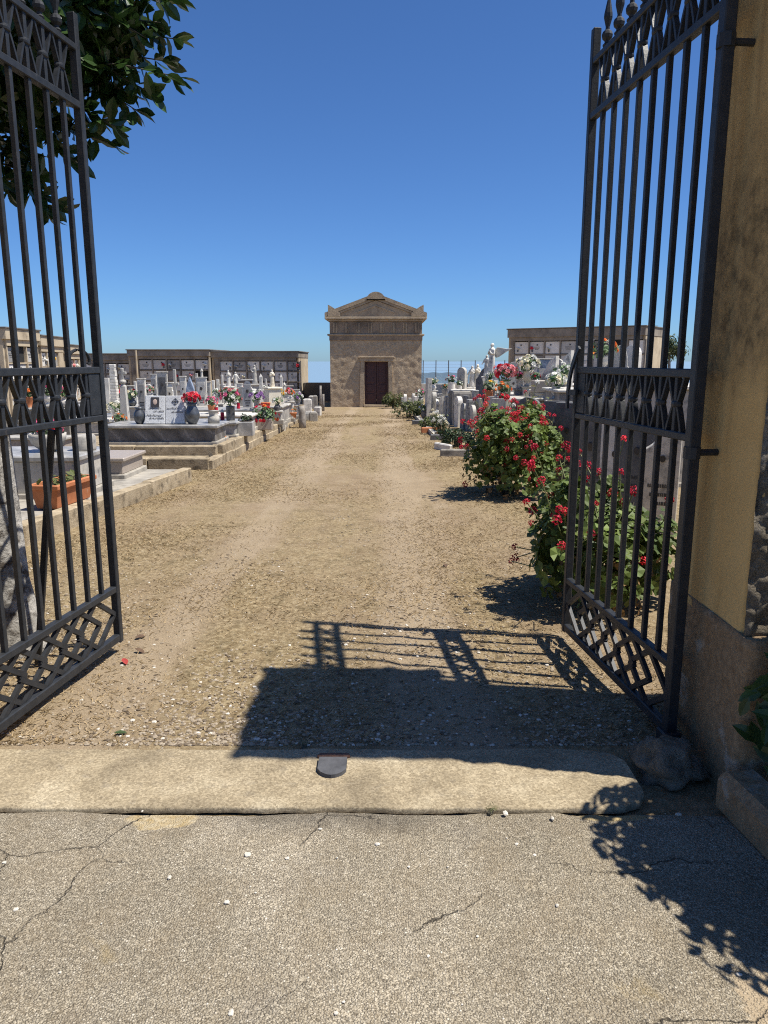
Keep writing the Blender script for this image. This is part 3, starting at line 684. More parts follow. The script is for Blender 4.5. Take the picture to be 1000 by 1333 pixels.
# door reveal, frame and leaves
mb = MB()
mb.box((dx0 - 0.01, 0.2, dtop / 2), (0.04, 0.42, dtop)); mb.box((dx1 + 0.01, 0.2, dtop / 2), (0.04, 0.42, dtop)); mb.box((0, 0.2, dtop + 0.01), (dx1 - dx0 + 0.06, 0.42, 0.04)); mb.build('door_reveal', 'chapel_trim', chap)
fw = 0.15
ctr = (dx0 + dx1) / 2; hw_ = (dx1 - dx0) / 2
for sg in (-1, 1):
    fr = MB(); fr.add([(ctr + sg * (hw_ + 0.05), -0.06, 0), (ctr + sg * (hw_ + fw + 0.06), -0.06, 0), (ctr + sg * (hw_ + fw), -0.06, dtop + 0.0), (ctr + sg * (hw_ - 0.0), -0.06, dtop + 0.0),
            (ctr + sg * (hw_ + 0.05), 0.03, 0), (ctr + sg * (hw_ + fw + 0.06), 0.03, 0), (ctr + sg * (hw_ + fw), 0.03, dtop + 0.0), (ctr + sg * (hw_ - 0.0), 0.03, dtop + 0.0)],
           [(0, 1, 2, 3), (0, 3, 7, 4), (1, 5, 6, 2), (3, 2, 6, 7), (0, 4, 5, 1)] if sg > 0 else [(3, 2, 1, 0), (4, 7, 3, 0), (2, 6, 5, 1), (7, 6, 2, 3), (1, 5, 4, 0)])
    fr.build('door_jamb', 'chapel_trim', chap)
MB().box((ctr, -0.02, dtop + 0.075), (2 * hw_ + 2 * fw + 0.10, 0.11, 0.148), ch=0.01).build('lintel', 'chapel_trim', chap)
MB().box((ctr, -0.04, dtop + 0.175), (2 * hw_ + 2 * fw + 0.20, 0.16, 0.05), ch=0.01).build('lintel_moulding', 'chapel_trim', chap)
for sg in (-1, 1):
    lf = MB().box((ctr + sg * hw_ / 2, 0.22, dtop / 2 + 0.02), (hw_ - 0.01, 0.05, dtop - 0.04), ch=0.005).build('door', 'door_wood', chap)
    for zc_, hh_ in ((0.22, 0.16), (0.36, 0.62), (0.78, 0.36)):
        MB().box((ctr + sg * hw_ / 2, 0.19, dtop * (zc_ if hh_ != 0.62 else 0.42)), (hw_ * 0.62, 0.03, dtop * (0.14 if hh_ == 0.16 else 0.16 if hh_ == 0.62 else 0.5)), ch=0.012).build('panel', 'door_wood', lf)
MB().box((ctr, 0.0, 0.05), (2 * hw_ + 0.06, 0.34, 0.09), ch=0.01).build('doorstep', 'chapel_trim', chap)
# architrave, frieze, cornice
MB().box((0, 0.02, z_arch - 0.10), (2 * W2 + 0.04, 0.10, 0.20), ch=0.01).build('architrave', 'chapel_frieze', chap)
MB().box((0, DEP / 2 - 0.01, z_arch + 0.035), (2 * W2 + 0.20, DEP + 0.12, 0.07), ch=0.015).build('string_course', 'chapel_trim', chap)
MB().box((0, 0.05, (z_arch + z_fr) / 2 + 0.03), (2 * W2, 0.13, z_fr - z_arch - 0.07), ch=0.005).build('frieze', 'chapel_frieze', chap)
tri = MB()
for k in (-1, 0, 1): tri.box((k * 0.055, 0, 0), (0.04, 0.05, z_fr - z_arch - 0.20), ch=0.008)
tri_me = tri.mesh('triglyph', 'chapel_trim')
for k in range(8): obj('triglyph', tri_me, chap, (-W2 + 0.22 + k * (2 * W2 - 0.44) / 7, -0.025, (z_arch + z_fr) / 2 + 0.02))
zc0 = z_fr + 0.0
CO = cx(555) - OX
MB().box((0, DEP / 2 - 0.025, zc0 + 0.03), (2 * W2 + 0.12, DEP + 0.12, 0.06), ch=0.01).build('bed_moulding', 'chapel_trim', chap)
MB().box((0, DEP / 2 - 0.05, zc0 + 0.115), (2 * CO, DEP + 0.20, 0.105), ch=0.02).build('cornice', 'chapel_trim', chap)
zp = zc0 + 0.17; zap = Zc(387)
slope = (zap - zp) / CO
# tympanum with an inner raised triangle
MB().prism([(-CO + 0.25, zp), (CO - 0.25, zp), (0, zap - 0.12)], -0.03, 0.18).build('tympanum', 'chapel_trim', chap)
for sg in (-1, 1):
    P0 = [(sg * CO, zp), (sg * CO, zp + 0.16), (0, zap + 0.16), (0, zap)]
    if sg > 0: P0 = [(sg * CO, zp), (sg * CO, zp + 0.16), (0, zap + 0.16), (0, zap)][::1]
    pr = P0 if sg > 0 else P0[::-1]
    MB().prism(pr, -0.11, DEP).build('raking_cornice', 'chapel_trim', chap)
    P1 = [(sg * (CO - 0.25), zp), (sg * (CO - 0.25), zp + 0.07), (0, zap + 0.0), (0, zap - 0.10)]
    MB().prism(P1 if sg > 0 else P1[::-1], -0.08, -0.03).build('inner_moulding', 'chapel_trim', chap)
    P2 = [(sg * (CO * 0.36), zp + 0.14), (sg * (CO * 0.36), zp + 0.20), (0, zp + 0.20 + slope * CO * 0.36), (0, zp + 0.14 + slope * CO * 0.36)]
    MB().prism(P2 if sg > 0 else P2[::-1], -0.055, -0.03).build('relief_moulding', 'chapel_trim', chap)
    # corner acroterion: quarter-leaf block
    h_ = Zc(397) - zp - 0.02; ac = []
    for k in range(9): ac.append((sg * (CO - 0.14 - 0.50 * k / 8), zp + 0.02 + h_ * (1 - (k / 8) ** 1.25 * 0.72)))
    ac = [(sg * (CO - 0.14), zp + 0.02)] + ac + [(sg * (CO - 0.64), zp + 0.02)]
    MB().prism(ac if sg > 0 else ac[::-1], -0.12, 0.25).build('corner_acroterion', 'chapel_trim', chap)
rr = (cx(501) - cx(477)) / 2
disc = [(rr * cos(a), Zc(391) + (Zc(380) - Zc(391)) * sin(a)) for a in [pi * k / 14 for k in range(15)]]
disc = [(rr * 1.1, zap + 0.02 - 0.1)] + disc + [(-rr * 1.1, zap + 0.02 - 0.1)]
MB().prism(disc, -0.13, 0.15).build('ridge_acroterion', 'chapel_trim', chap)

# ------------------------------------------------------------------ columbaria (walls of burial niches)
PH = MB().lathe([(0.045, 0), (0.05, 0.01), (0.045, 0.02)], 10, (0, 0, 0), 0.8, 1.0).mesh('photo_plaque', 'photo_dark')
PHM = Matrix.Rotation(radians(90), 4, 'X')
PH.transform(PHM)
VS = MB().lathe([(0.02, -0.06), (0.035, -0.04), (0.03, 0.02), (0.042, 0.05)], 7); VS = VS.mesh('flower_vase', 'steel_grey')
def small_bunch(mat):
    mb = MB()
    for k in range(5): mb.blob((U(-.06, .06), U(-.03, .03), 0.09 + U(-.03, .04)), (0.04, 0.035, 0.035), k, 0.4, 1, 2)
    return mb.mesh('flowers', mat)
BN = [small_bunch(x) for x in ('petal_white', 'petal_red', 'petal_rose', 'petal_white', 'petal_cream', 'petal_yellow')]
def columbarium(label, A, B, depth, ztop, zg, roof_h, cols, rows, cell, margin_l, margin_t, body='columbarium_concrete', side='columbarium_side', group='columbaria behind the graves', empties=(), seed=1, skip_rows=0, dirsgn=1):
    """front runs from A to B (x, y) seen from the graves, A on the left"""
    rg_ = random.Random(seed)
    A, B = V(A[0], A[1], 0), V(B[0], B[1], 0); ux = (B - A).normalized(); L = (B - A).length
    t = thing('columbarium', label, 'columbarium', (A.x, A.y, zg), atan2(ux.y, ux.x), group)
    H = ztop - zg
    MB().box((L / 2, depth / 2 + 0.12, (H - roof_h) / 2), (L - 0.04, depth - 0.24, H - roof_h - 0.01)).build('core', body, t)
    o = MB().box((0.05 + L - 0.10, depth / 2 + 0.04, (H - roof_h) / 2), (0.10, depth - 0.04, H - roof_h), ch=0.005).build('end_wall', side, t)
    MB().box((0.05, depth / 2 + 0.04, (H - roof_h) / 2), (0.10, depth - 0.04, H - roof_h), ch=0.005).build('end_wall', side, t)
    MB().box((L / 2, depth / 2 - 0.02, H - roof_h / 2), (L + 0.04, depth + 0.12, roof_h), ch=0.01).build('parapet', body, t)
    MB().box((L / 2, depth / 2 - 0.02, H + 0.02), (L + 0.12, depth + 0.20, 0.05), ch=0.01).build('roof_slab', 'dark_wall', t)
    cw, chh = cell; zt = H - roof_h - margin_t
    x_end = margin_l + cols * cw
    g = MB()
    for i in range(cols + 1): g.box((margin_l + i * cw, 0.055, (zt) / 2), (0.055, 0.115, zt), ch=0.004)
    gr = g.build('upright_grid', body, t); gr['kind'] = 'stuff'
    for x0_, x1_ in ((0.10, margin_l), (x_end, L - 0.10)):
        if x1_ - x0_ > 0.1: MB().box(((x0_ + x1_) / 2, 0.04, (H - roof_h) / 2), (x1_ - x0_ - 0.06, 0.10, H - roof_h - 0.004)).build('pier', body, t)
    MB().box((L / 2, 0.045, zt + margin_t / 2), (L - 0.22, 0.13, margin_t - 0.005)).build('lintel_band', body, t)
    pm = {}
    for k in ('niche_panel', 'niche_panel_grey', 'painted_void'):
        pm[k] = MB().box((0, 0, 0), (cw - 0.075, 0.03, chh - 0.075), ch=0.006).mesh('niche_panel', k)
    shelf = MB().box(((margin_l + x_end) / 2, 0, 0), (x_end - margin_l, 0.075, 0.045), ch=0.004).mesh('shelf', body)
    for r in range(rows):
        zc_ = zt - (r + 0.5) * chh
        obj('shelf', shelf, t, (0, 0.06, zc_ - chh / 2))
        for i in range(cols):
            xc_ = margin_l + (i + 0.5) * cw
            emp = (i, r) in empties
            k = 'painted_void' if emp else ('niche_panel' if rg_.random() < 0.75 else 'niche_panel_grey')  # empty niches get a black sheet, painted for the dark inside
            pn = obj('niche_panel', pm[k], t, (xc_, 0.075 if not emp else 0.11, zc_))
            if emp: continue
            obj('photo_plaque', PH, pn, (rg_.uniform(-.12, .12), -0.018, chh * 0.2), None, (0.8, 1, 0.8))
            q = rg_.random()
            if q < 0.75:
                s_ = rg_.choice((-1, 1)) * cw * rg_.uniform(0.2, 0.32)
                obj('flower_vase', VS, pn, (s_, -0.05, -chh * 0.22), None, 1.0)
                obj('flowers', rg_.choice(BN), pn, (s_, -0.05, -chh * 0.22 + 0.02), None, rg_.uniform(0.8, 1.3))
            if q > 0.4: obj('inscription', INS, pn, (0.0, -0.018, -0.02), None, (rg_.uniform(.7, 1.1), 1, 1))
    return t
mb = MB()
for r in range(3):
    x = -0.16 + 0.03 * r
    while x < 0.15 - 0.03 * r:
        w = U(0.012, 0.03); mb.box((x + w / 2, 0, 0.045 - r * 0.05), (w, 0.004, 0.020)); x += w + 0.008
INS = mb.mesh('inscription', 'letter')
def eye(py, y): return dp(480, py, y).z
YL = 36.0
def lx(px, y=YL): return dp(px, 480, y).x
# right section, left section (slightly projecting pier between), low section at far left
columbarium('long low columbarium left of the chapel, section nearest the chapel', (lx(276), YL), (lx(389), YL), 4.4, eye(458, YL), gz(YL) - 0.1, 0.27, 6, 4, (0.645, 0.50), 0.36, 0.14, seed=3, empties=())
columbarium('middle section of the low columbarium left of the chapel', (lx(170), YL - 0.25), (lx(275), YL - 0.25), 4.4, eye(456, YL), gz(YL) - 0.1, 0.28, 5, 4, (0.665, 0.50), 0.46, 0.14, seed=5, empties=((4, 1),))
columbarium('lower left end section of the columbarium, partly behind the gate', (lx(95), YL + 0.3), (lx(169.5), YL + 0.3), 4.4, eye(461, YL), gz(YL) - 0.1, 0.28, 4, 4, (0.60, 0.50), 0.2, 0.14, seed=7)
o = MB().tube([(0, 0, 0), (0, 0, 2.55)], 0.05, 10).build('drain_pipe', 'columbarium_side'); o.location = (lx(181.5), YL - 0.36, gz(YL) - 0.1)
tag(o, 'pale rain pipe running down the front of the left columbarium', 'pipe')
# stepped columbarium behind the left gate leaf
for k, (pa_, pya, pb_, ya, yb_, lab) in enumerate(((8, 427, 52, 24.0, 26.5, 'nearest stepped section of the pale columbarium behind the left gate leaf'), (53, 437, 84, 26.7, 29.6, 'middle stepped section of the pale columbarium behind the left gate leaf'),
                                    (85, 449, 106, 29.8, 32.4, 'lowest far section of the stepped pale columbarium behind the left gate leaf'))):
    A = dp(pa_, 470, ya); B = dp(pb_, 470, yb_)
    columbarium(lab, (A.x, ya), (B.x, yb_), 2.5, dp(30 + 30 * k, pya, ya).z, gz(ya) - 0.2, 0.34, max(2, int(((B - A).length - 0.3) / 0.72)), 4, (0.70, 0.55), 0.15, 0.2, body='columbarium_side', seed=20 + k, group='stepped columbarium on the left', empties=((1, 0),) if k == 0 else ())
# right columbarium, turned towards the path
A = dp(661, 470, 35.0); B = dp(838, 470, 31.5)
columbarium('tall concrete columbarium right of the chapel, behind the right-hand graves', (A.x, 35.0), (B.x, 31.5), 3.0, dp(750, 427, 33.2).z, gz(35) - 0.2, 0.36, 8, 4, (0.74, 0.60), 0.28, 0.16, seed=9, empties=((6, 0), (6, 1), (7, 2)))

# low wall and fence beyond the graves, dark wall left of the chapel
A = dp(403, 498, 37.8); B = dp(430, 498, 37.8)
mb = MB().box((0, 0, 0), (3.2, 0.25, A.z - gz(38) + 0.1), ch=0.01); o = mb.build('boundary_wall', 'dark_wall'); o.location = (A.x + 1.3, 37.8, (A.z + gz(38)) / 2 - 0.05)
tag(o, 'dark plain wall between the left columbarium and the chapel', 'wall')
FY = 41.0
zw = dp(600, 499.5, FY).z; xa = dp(545, 499, FY).x; xb = dp(668, 499, FY).x
o = MB().box((0, 0, 0), (xb - xa + 4, 0.3, zw - gz(FY) + 0.2), ch=0.01).build('boundary_wall', 'white_render'); o.location = ((xa + xb) / 2 - 0.6, FY, (zw + gz(FY)) / 2 - 0.1)
tag(o, 'low pale wall under the wire fence right of the chapel', 'wall')
t = thing('wire_fence', 'wire fence with thin metal posts and netting right of the chapel', 'fence', (xa, FY, zw))
ztop_f = dp(600, 469, FY).z - zw
pst = MB().tube([(0, 0, 0), (0, 0, ztop_f)], 0.028, 6).mesh('post', 'post_metal')
for px_ in (551, 567.6, 584, 600.3, 618.6, 637, 657, 676):
    obj('post', pst, t, (dp(px_, 480, FY).x - xa, 0, 0))
for k in range(7): MB().tube([(-1, 0, ztop_f * (k + 1) / 7.2), (xb - xa + 0.5, 0, ztop_f * (k + 1) / 7.2)], 0.004, 4).build('wire', 'post_metal', t)
zn = dp(600, 485, FY).z - zw
mb = MB(); n = 40
for i in range(n + 1):
    x = -1 + (xb - xa + 1.5) * i / n
    for z in (0.0, zn + 0.02 * sin(i * 1.3)): mb.v.append((x, 0.04 + 0.02 * sin(i * 0.9), z))
for i in range(n): mb.f.append((2 * i, 2 * i + 2, 2 * i + 3, 2 * i + 1))
mb.build('netting', 'netting', t)

# ------------------------------------------------------------------ left terraces: concrete kerbs built of blocks
def kerb_run(label, pts, zb, zt, width, blk, mat='kerb_concrete', seed=0):
    """pts: two ground points; blocks laid end to end; zb / zt above local ground at each end"""
    r_ = random.Random(seed)
    a, b_ = V(*pts[0], 0), V(*pts[1], 0); d = b_ - a; L = d.length; d.normalize(); nrm = V(-d.y, d.x, 0); rz = atan2(d.y, d.x)
    t = thing('kerb', label, 'kerb', (a.x, a.y, gz(a.y)), 0)
    n = max(1, round(L / blk))
    for i in range(n):
        l = L / n; c_ = a + d * (i + 0.5) * l; f = (i + 0.5) / n
        z0_, z1_ = zb[0] + (zb[1] - zb[0]) * f, zt[0] + (zt[1] - zt[0]) * f + r_.uniform(-.012, .012)
        o = MB().box((0, 0, 0), (l - 0.012, width + r_.uniform(-.01, .01), z1_ - z0_), ch=0.012).build('kerb_block', mat, t)
        o.location = (c_.x - a.x + nrm.x * width / 2, c_.y - a.y + nrm.y * width / 2, gz(c_.y) - gz(a.y) + (z0_ + z1_) / 2)
        o.rotation_euler = (radians(r_.uniform(-1, 1)), atan2(SLOPE * d.y, 1), rz + radians(r_.uniform(-.7, .7)))
    return t
K0, K1 = (-3.30, 5.0), (-2.66, 10.2)
kerb_run('low tan concrete kerb beside the terracotta planter on the left', (K0, K1), (-0.1, -0.1), (0.20, 0.185), 0.14, 1.3, seed=1)
kerb_run('concrete kerb at the front of the first raised grave bed', ((-4.6, 11.35), (-2.70, 11.35)), (-0.1, -0.1), (0.175, 0.175), 0.14, 1.0, seed=2)
kerb_run('lower course of tan kerb blocks along the left edge of the path', ((-2.64, 11.36), (-2.52, 22.5)), (-0.1, -0.1), (0.165, 0.09), 0.16, 0.72, seed=3)
kerb_run('front edge of the upper grave bed, below the dark veined tomb', ((-5.4, 12.05), (-2.74, 12.05)), (-0.1, -0.1), (0.315, 0.315), 0.16, 1.35, seed=4)
kerb_run('upper course of tan kerb blocks along the left graves', ((-2.665, 12.22), (-2.57, 18.4)), (0.0, 0.0), (0.315, 0.23), 0.18, 0.9, seed=5)
def bed(name, poly, dz, mat):
    n = len(poly); mb = MB()
    mb.add([(x, y, gz(y) + dz) for x, y in poly] + [(x, y, gz(y) - 0.1) for x, y in poly], [tuple(range(n))] + [(i, (i + n), (i + 1) % n + n, (i + 1) % n)[::1] for i in range(n)])
    return tag(mb.build(name, mat), kind='structure')
bed('terrace_pavement', [(-3.36, 5.3), (-2.80, 10.15), (-9, 10.15), (-9, 5.3)], 0.175, 'grey_concrete')
bed('grave_terrace_ground', [(-2.86, 11.5), (-2.86, 12.04), (-9, 12.04), (-9, 11.5)], 0.15, 'kerb_concrete')
bed('upper_terrace_ground', [(-2.92, 12.2), (-2.88, 18.4), (-14, 18.4), (-14, 12.2)], 0.29, 'kerb_concrete')
bed('far_terrace_ground', [(-2.80, 18.41), (-2.75, 22.5), (-14, 22.5), (-14, 18.41)], 0.17, 'soil')

# ------------------------------------------------------------------ leaves, flowers
def frame(n, spin):
    n = n.normalized(); a = n.cross(V(0, 0, 1))
    if a.length < 1e-3: a = V(1, 0, 0)
    a.normalize(); b_ = n.cross(a)
    return a * cos(spin) + b_ * sin(spin), b_ * cos(spin) - a * sin(spin), n
def leaf_shape(kind):
    if kind == 'round':      # scalloped, slightly cupped disc on its stalk side
        vs = [(0, 0, -0.10)]
        for k in range(8):
            an = radians(-155 + 310 * k / 7); r = 0.5 * (1 + 0.08 * (-1) ** k); vs.append((r * sin(an), r * cos(an), 0.06 * (-1) ** k))
        return vs, [(0, k + 1, k) for k in range(1, 8)]
    if kind == 'ellipse':    # pointed leaf folded along the midrib
        vs = [(0, -0.5, 0), (0.17, -0.25, .05), (0.25, 0.05, .07), (0.15, 0.34, .04), (0, 0.55, -.04), (-0.15, 0.34, .04), (-0.25, 0.05, .07), (-0.17, -0.25, .05), (0, 0.0, 0), (0, -.25, 0), (0, .33, -.01)]
        return vs, [(0, 1, 9), (1, 2, 8, 9), (2, 3, 10, 8), (3, 4, 10), (4, 5, 10), (5, 6, 8, 10), (6, 7, 9, 8), (7, 0, 9)]
    if kind == 'blade':
        return [(-0.06, -0.5, 0), (0.06, -0.5, 0), (0.05, 0.1, 0.06), (0, 0.5, -0.02), (-0.05, 0.1, 0.06)], [(0, 1, 2, 4), (4, 2, 3)]
    return [(0, -0.5, 0), (0.24, 0, 0.06), (0, 0.5, 0), (-0.24, 0, 0.06)], [(0, 1, 2, 3)]
SH = {k: leaf_shape(k) for k in ('round', 'ellipse', 'blade', 'diamond')}
def add_leaf(mb, p, n, size, kind, spin, R=random):
    a, b_, n = frame(n, spin); vs, fs = SH[kind]
    mb.add([p + (a * v[0] + b_ * v[1] + n * v[2]) * size for v in vs], fs)
def leaf_obj(me, parent, p, n, size, spin):
    a, b_, n = frame(n, spin); M = Matrix((a, b_, n)).transposed().to_4x4()
    o = obj('leaf', me, parent); o.matrix_local = Matrix.Translation(p) @ M @ Matrix.Scale(size, 4); return o
def rosette(mat, seed):
    r_ = random.Random(seed); mb = MB()
    for n, ro, zt, wd in ((5, 0.45, 0.42, .24), (6, 0.8, 0.25, .3), (7, 1.0, 0.0, .34)):
        for k in range(n):
            an = 2 * pi * k / n + r_.uniform(-.2, .2) + ro; ca, sa = cos(an), sin(an); w = wd
            mb.add([(0.08 * ca, 0.08 * sa, 0.02), (ro * .62 * ca - w * sa, ro * .62 * sa + w * ca, zt + .05), (ro * ca, ro * sa, zt + r_.uniform(-.1, .1)), (ro * .62 * ca + w * sa, ro * .62 * sa - w * ca, zt + .05)], [(0, 3, 2, 1)])
    return mb.mesh('flower', mat)
def cluster(mat, seed):
    r_ = random.Random(seed); mb = MB()
    for k in range(16):
        z = 1 - 1.5 * (k + .5) / 16; an = k * 2.4; q = sqrt(max(0, 1 - z * z)); n = V(q * cos(an), q * sin(an), z)
        for j in range(3):
            add_leaf(mb, n * 0.72 + V(r_.uniform(-.1, .1), r_.uniform(-.1, .1), r_.uniform(-.1, .1)), n + V(r_.uniform(-.6, .6), r_.uniform(-.6, .6), r_.uniform(-.4, .6)), 0.62, 'diamond', r_.uniform(0, 6))
    return mb.mesh('flower_head', mat)
_ros = {}
def ros(c, kind='rosette'):
    k = ('petal_' + c, random.randrange(3), kind)
    if k not in _ros: _ros[k] = (rosette if kind == 'rosette' else cluster)(k[0], k[1])
    return _ros[k]
def rand_dir(up=0.0):
    while True:
        d = V(U(-1, 1), U(-1, 1), U(-1, 1))
        if 0.05 < d.length < 1:
            d.normalize(); d.z = max(d.z, -0.9) + up; return d.normalized()

PROF = {'jug': [(0.5, 0), (0.62, 0.05), (0.9, 0.25), (1.0, 0.42), (0.9, 0.62), (0.62, 0.80), (0.55, 0.88), (0.75, 1.0), (0.6, 0.99), (0.4, 0.8)],
        'cone': [(0.72, 0), (0.74, 0.04), (0.66, 0.1), (0.75, 0.4), (0.92, 0.9), (1.0, 1.0), (0.88, 0.99), (0.7, 0.6)],
        'urn': [(0.55, 0), (0.6, 0.06), (0.3, 0.14), (0.35, 0.22), (0.85, 0.45), (0.95, 0.65), (0.78, 0.86), (1.0, 1.0), (0.85, 0.98), (0.6, 0.75)],
        'pot': [(0.70, 0), (0.93, 0.78), (1.0, 0.80), (1.02, 1.0), (0.9, 1.0), (0.86, 0.84), (0.2, 0.82)],
        'bowl': [(0.35, 0), (0.5, 0.12), (0.85, 0.4), (0.98, 0.75), (1.0, 1.0), (0.88, 0.98), (0.7, 0.8), (0.1, 0.78)],
        'cylinder': [(0.95, 0), (0.97, 0.05), (0.97, 0.95), (1.0, 1.0), (0.85, 1.0), (0.8, 0.7)]}
def bouquet(label, cat, x, y, z0, vase, hv, rv, vmat, R, lift, colors, n, fs=0.045, leaf_n=40, leafmat='bouquet_leaf', group='flowers set on the graves', squash=0.8, kind='rosette', name='flower_vase'):
    t = thing(name, label, cat, (x, y, z0), U(0, 6), group)
    MB().lathe([(r * rv, z * hv) for r, z in PROF[vase]], 14).build('vase' if name == 'flower_vase' else 'pot', vmat, t, True)
    c = V(0, 0, hv + lift)
    mb = MB()
    for k in range(leaf_n):
        d = rand_dir(0.35); p_ = c + V(d.x * R, d.y * R, d.z * R * squash) * U(0.35, 1.08)
        add_leaf(mb, p_, d + V(0, 0, .3), U(0.07, 0.13) * (R / 0.18) ** 0.5, 'ellipse' if k % 3 else 'blade', U(0, 6))
    for k in range(8):
        d = rand_dir(0.6); e = c + V(d.x * R, d.y * R, d.z * R * squash) * .7
        mb.tube([(0, 0, hv * 0.8), (e * .5 + V(0, 0, hv * .45)), e], 0.004, 4, False)
    fo = mb.build('foliage', leafmat, t); fo['kind'] = 'stuff'
    for k in range(n):
        z = 1 - 1.25 * (k + .5) / n; an = k * 2.4 + U(-.3, .3); q = sqrt(max(0, 1 - z * z)); d = V(q * cos(an), q * sin(an), z)
        p_ = c + V(d.x * R, d.y * R, d.z * R * squash) * U(0.82, 1.05)
        o = obj('flower', ros(random.choice(colors), kind), t, p_, d.to_track_quat('Z', 'Y').to_euler(), fs * U(0.8, 1.25))
    return t

# ------------------------------------------------------------------ tombs, headstones, statues
def tomb(label, x0, x1, y0, y1, z0, z1, body, top, ov=0.04, st=0.05, rz=0.0, group='tombs', name='tomb'):
    cx_, cy_ = (x0 + x1) / 2, (y0 + y1) / 2
    t = thing(name, label, 'tomb', (cx_, cy_, z0), rz, group)
    w, d, h = x1 - x0, y1 - y0, z1 - z0
    MB().box((0, 0, 0.03 - 0.05), (w + 0.08, d + 0.08, 0.16), ch=0.01).build('footing', 'grey_concrete', t)
    MB().box((0, 0, (h - st + 0.06) / 2), (w, d, h - st - 0.06), ch=0.008).build('body', body, t)
    MB().box((0, 0, h - st / 2), (w + 2 * ov, d + 2 * ov, st - 0.002), ch=0.012).build('top_slab', top, t)
    return t
def slab_outline(kind, w, h):
    r = w / 2
    if kind == 'arch': return [(-r, 0), (r, 0)] + [(r * cos(a), h - r + r * sin(a)) for a in [pi * k / 12 for k in range(13)]]
    if kind == 'gothic': return [(-r, 0), (r, 0), (r, h * .72)] + [(r * (1 - (k / 5) ** 1.6), h * .72 + h * .28 * (k / 5)) for k in range(1, 6)] + [(-r * (1 - (k / 5) ** 1.6), h * .72 + h * .28 * (k / 5)) for k in range(4, -1, -1)]
    if kind == 'wave': return [(-r, 0), (r, 0)] + [(r - w * k / 10, h * (1 - 0.22 * (k / 10) ** 1.5) - 0.02 * sin(k)) for k in range(11)]
    if kind == 'shoulder': return [(-r, 0), (r, 0), (r, h * .82), (r * .7, h * .84)] + [(r * .7 * cos(a), h * .84 + h * .16 * sin(a)) for a in [pi * k / 8 for k in range(1, 8)]] + [(-r * .7, h * .84), (-r, h * .82)]
    return [(-r, 0), (r, 0), (r, h), (-r, h)]
def headstone(label, kind, px, top, y, wpx, mat, thick=0.08, rz=0.0, base=0.25, photo=True, plinth=True, group='headstones', w=None, topy=None, lean=0.0):
    P_ = dp(px, top, y); zb = gz(y) + base; h = P_.z - zb
    w = w or wpx / FOC * y
    t = thing('headstone', label, 'headstone', (P_.x, y, gz(y)), rz, group); t.rotation_euler = (radians(lean), radians(lean * .6), rz)
    pl_h = base + 0.0
    if plinth: MB().box((0, 0, pl_h / 2 - 0.03), (w + 0.10, thick + 0.16, pl_h + 0.06), ch=0.012).build('plinth', 'grey_concrete', t)
    else: pl_h = -0.1; h += base + 0.1
    if kind == 'cross':
        mb = MB(); b_ = min(0.12, w * .34)
        mb.box((0, 0, pl_h + h / 2), (b_, thick, h), ch=0.008); mb.box((0, 0.0, pl_h + h * .72), (w, thick * .98, b_ * .98), ch=0.008); mb.build('cross', mat, t)
        return t
    if kind == 'column':
        n = max(4, int(h / 0.06))
        for k in range(n):
            MB().box((0, 0, pl_h + (k + .5) * h / n), (w * (1 - .45 * k / n) * (1.0 if k % 3 else .86), w * (1 - .45 * k / n), h / n - 0.003), 0, ch=0.006).build('stone_course', mat, t)
        return t
    if kind == 'obelisk':
        mb = MB(); a, b_ = w / 2, w * .3
        mb.add([(-a, -a, pl_h), (a, -a, pl_h), (a, a, pl_h), (-a, a, pl_h), (-b_, -b_, pl_h + h * .92), (b_, -b_, pl_h + h * .92), (b_, b_, pl_h + h * .92), (-b_, b_, pl_h + h * .92), (0, 0, pl_h + h)],
               [(0, 1, 5, 4), (1, 2, 6, 5), (2, 3, 7, 6), (3, 0, 4, 7), (4, 5, 8), (5, 6, 8), (6, 7, 8), (7, 4, 8), (3, 2, 1, 0)]); mb.build('shaft', mat, t); return t
    mb = MB(); mb.prism([(x, z + pl_h) for x, z in slab_outline(kind, w, h)], -thick / 2, thick / 2)
    sl = bevel(mb.build('slab', mat, t), 0.008, 2)
    if photo and kind in ('rect', 'shoulder') and w > 0.13 and thick < 0.095:
        MB().box((0, -thick / 2 - 0.003, pl_h + h * .60), (w * .74, 0.012, h * .62), ch=.004).build('inset_panel', random.choice(['niche_panel_grey', 'grey_marble', 'white_marble', 'dark_headstone', 'ivory_stone']), sl)
        obj('photo_plaque', PH, sl, (0, -thick / 2 - 0.012, pl_h + h * .76), None, min(1.5, w * 3.6))
        MB().box((0, 0, pl_h + h + .012), (w * 1.12, thick * 1.3, .026), ch=.006).build('cap', 'weathered_marble', sl)
        obj('inscription', INS, sl, (0, -thick / 2 - 0.010, pl_h + h * .50), None, (w * 1.8, 1, 1.1))
    elif photo and w > 0.2:
        obj('photo_plaque', PH, sl, (0, -thick / 2 - 0.004, pl_h + h * .72), None, min(1.3, w * 2.2))
        obj('inscription', INS, sl, (0, -thick / 2 - 0.001, pl_h + h * .45), None, (min(1.4, w * 2.3), 1, min(1.6, h * 1.6)))
    return t
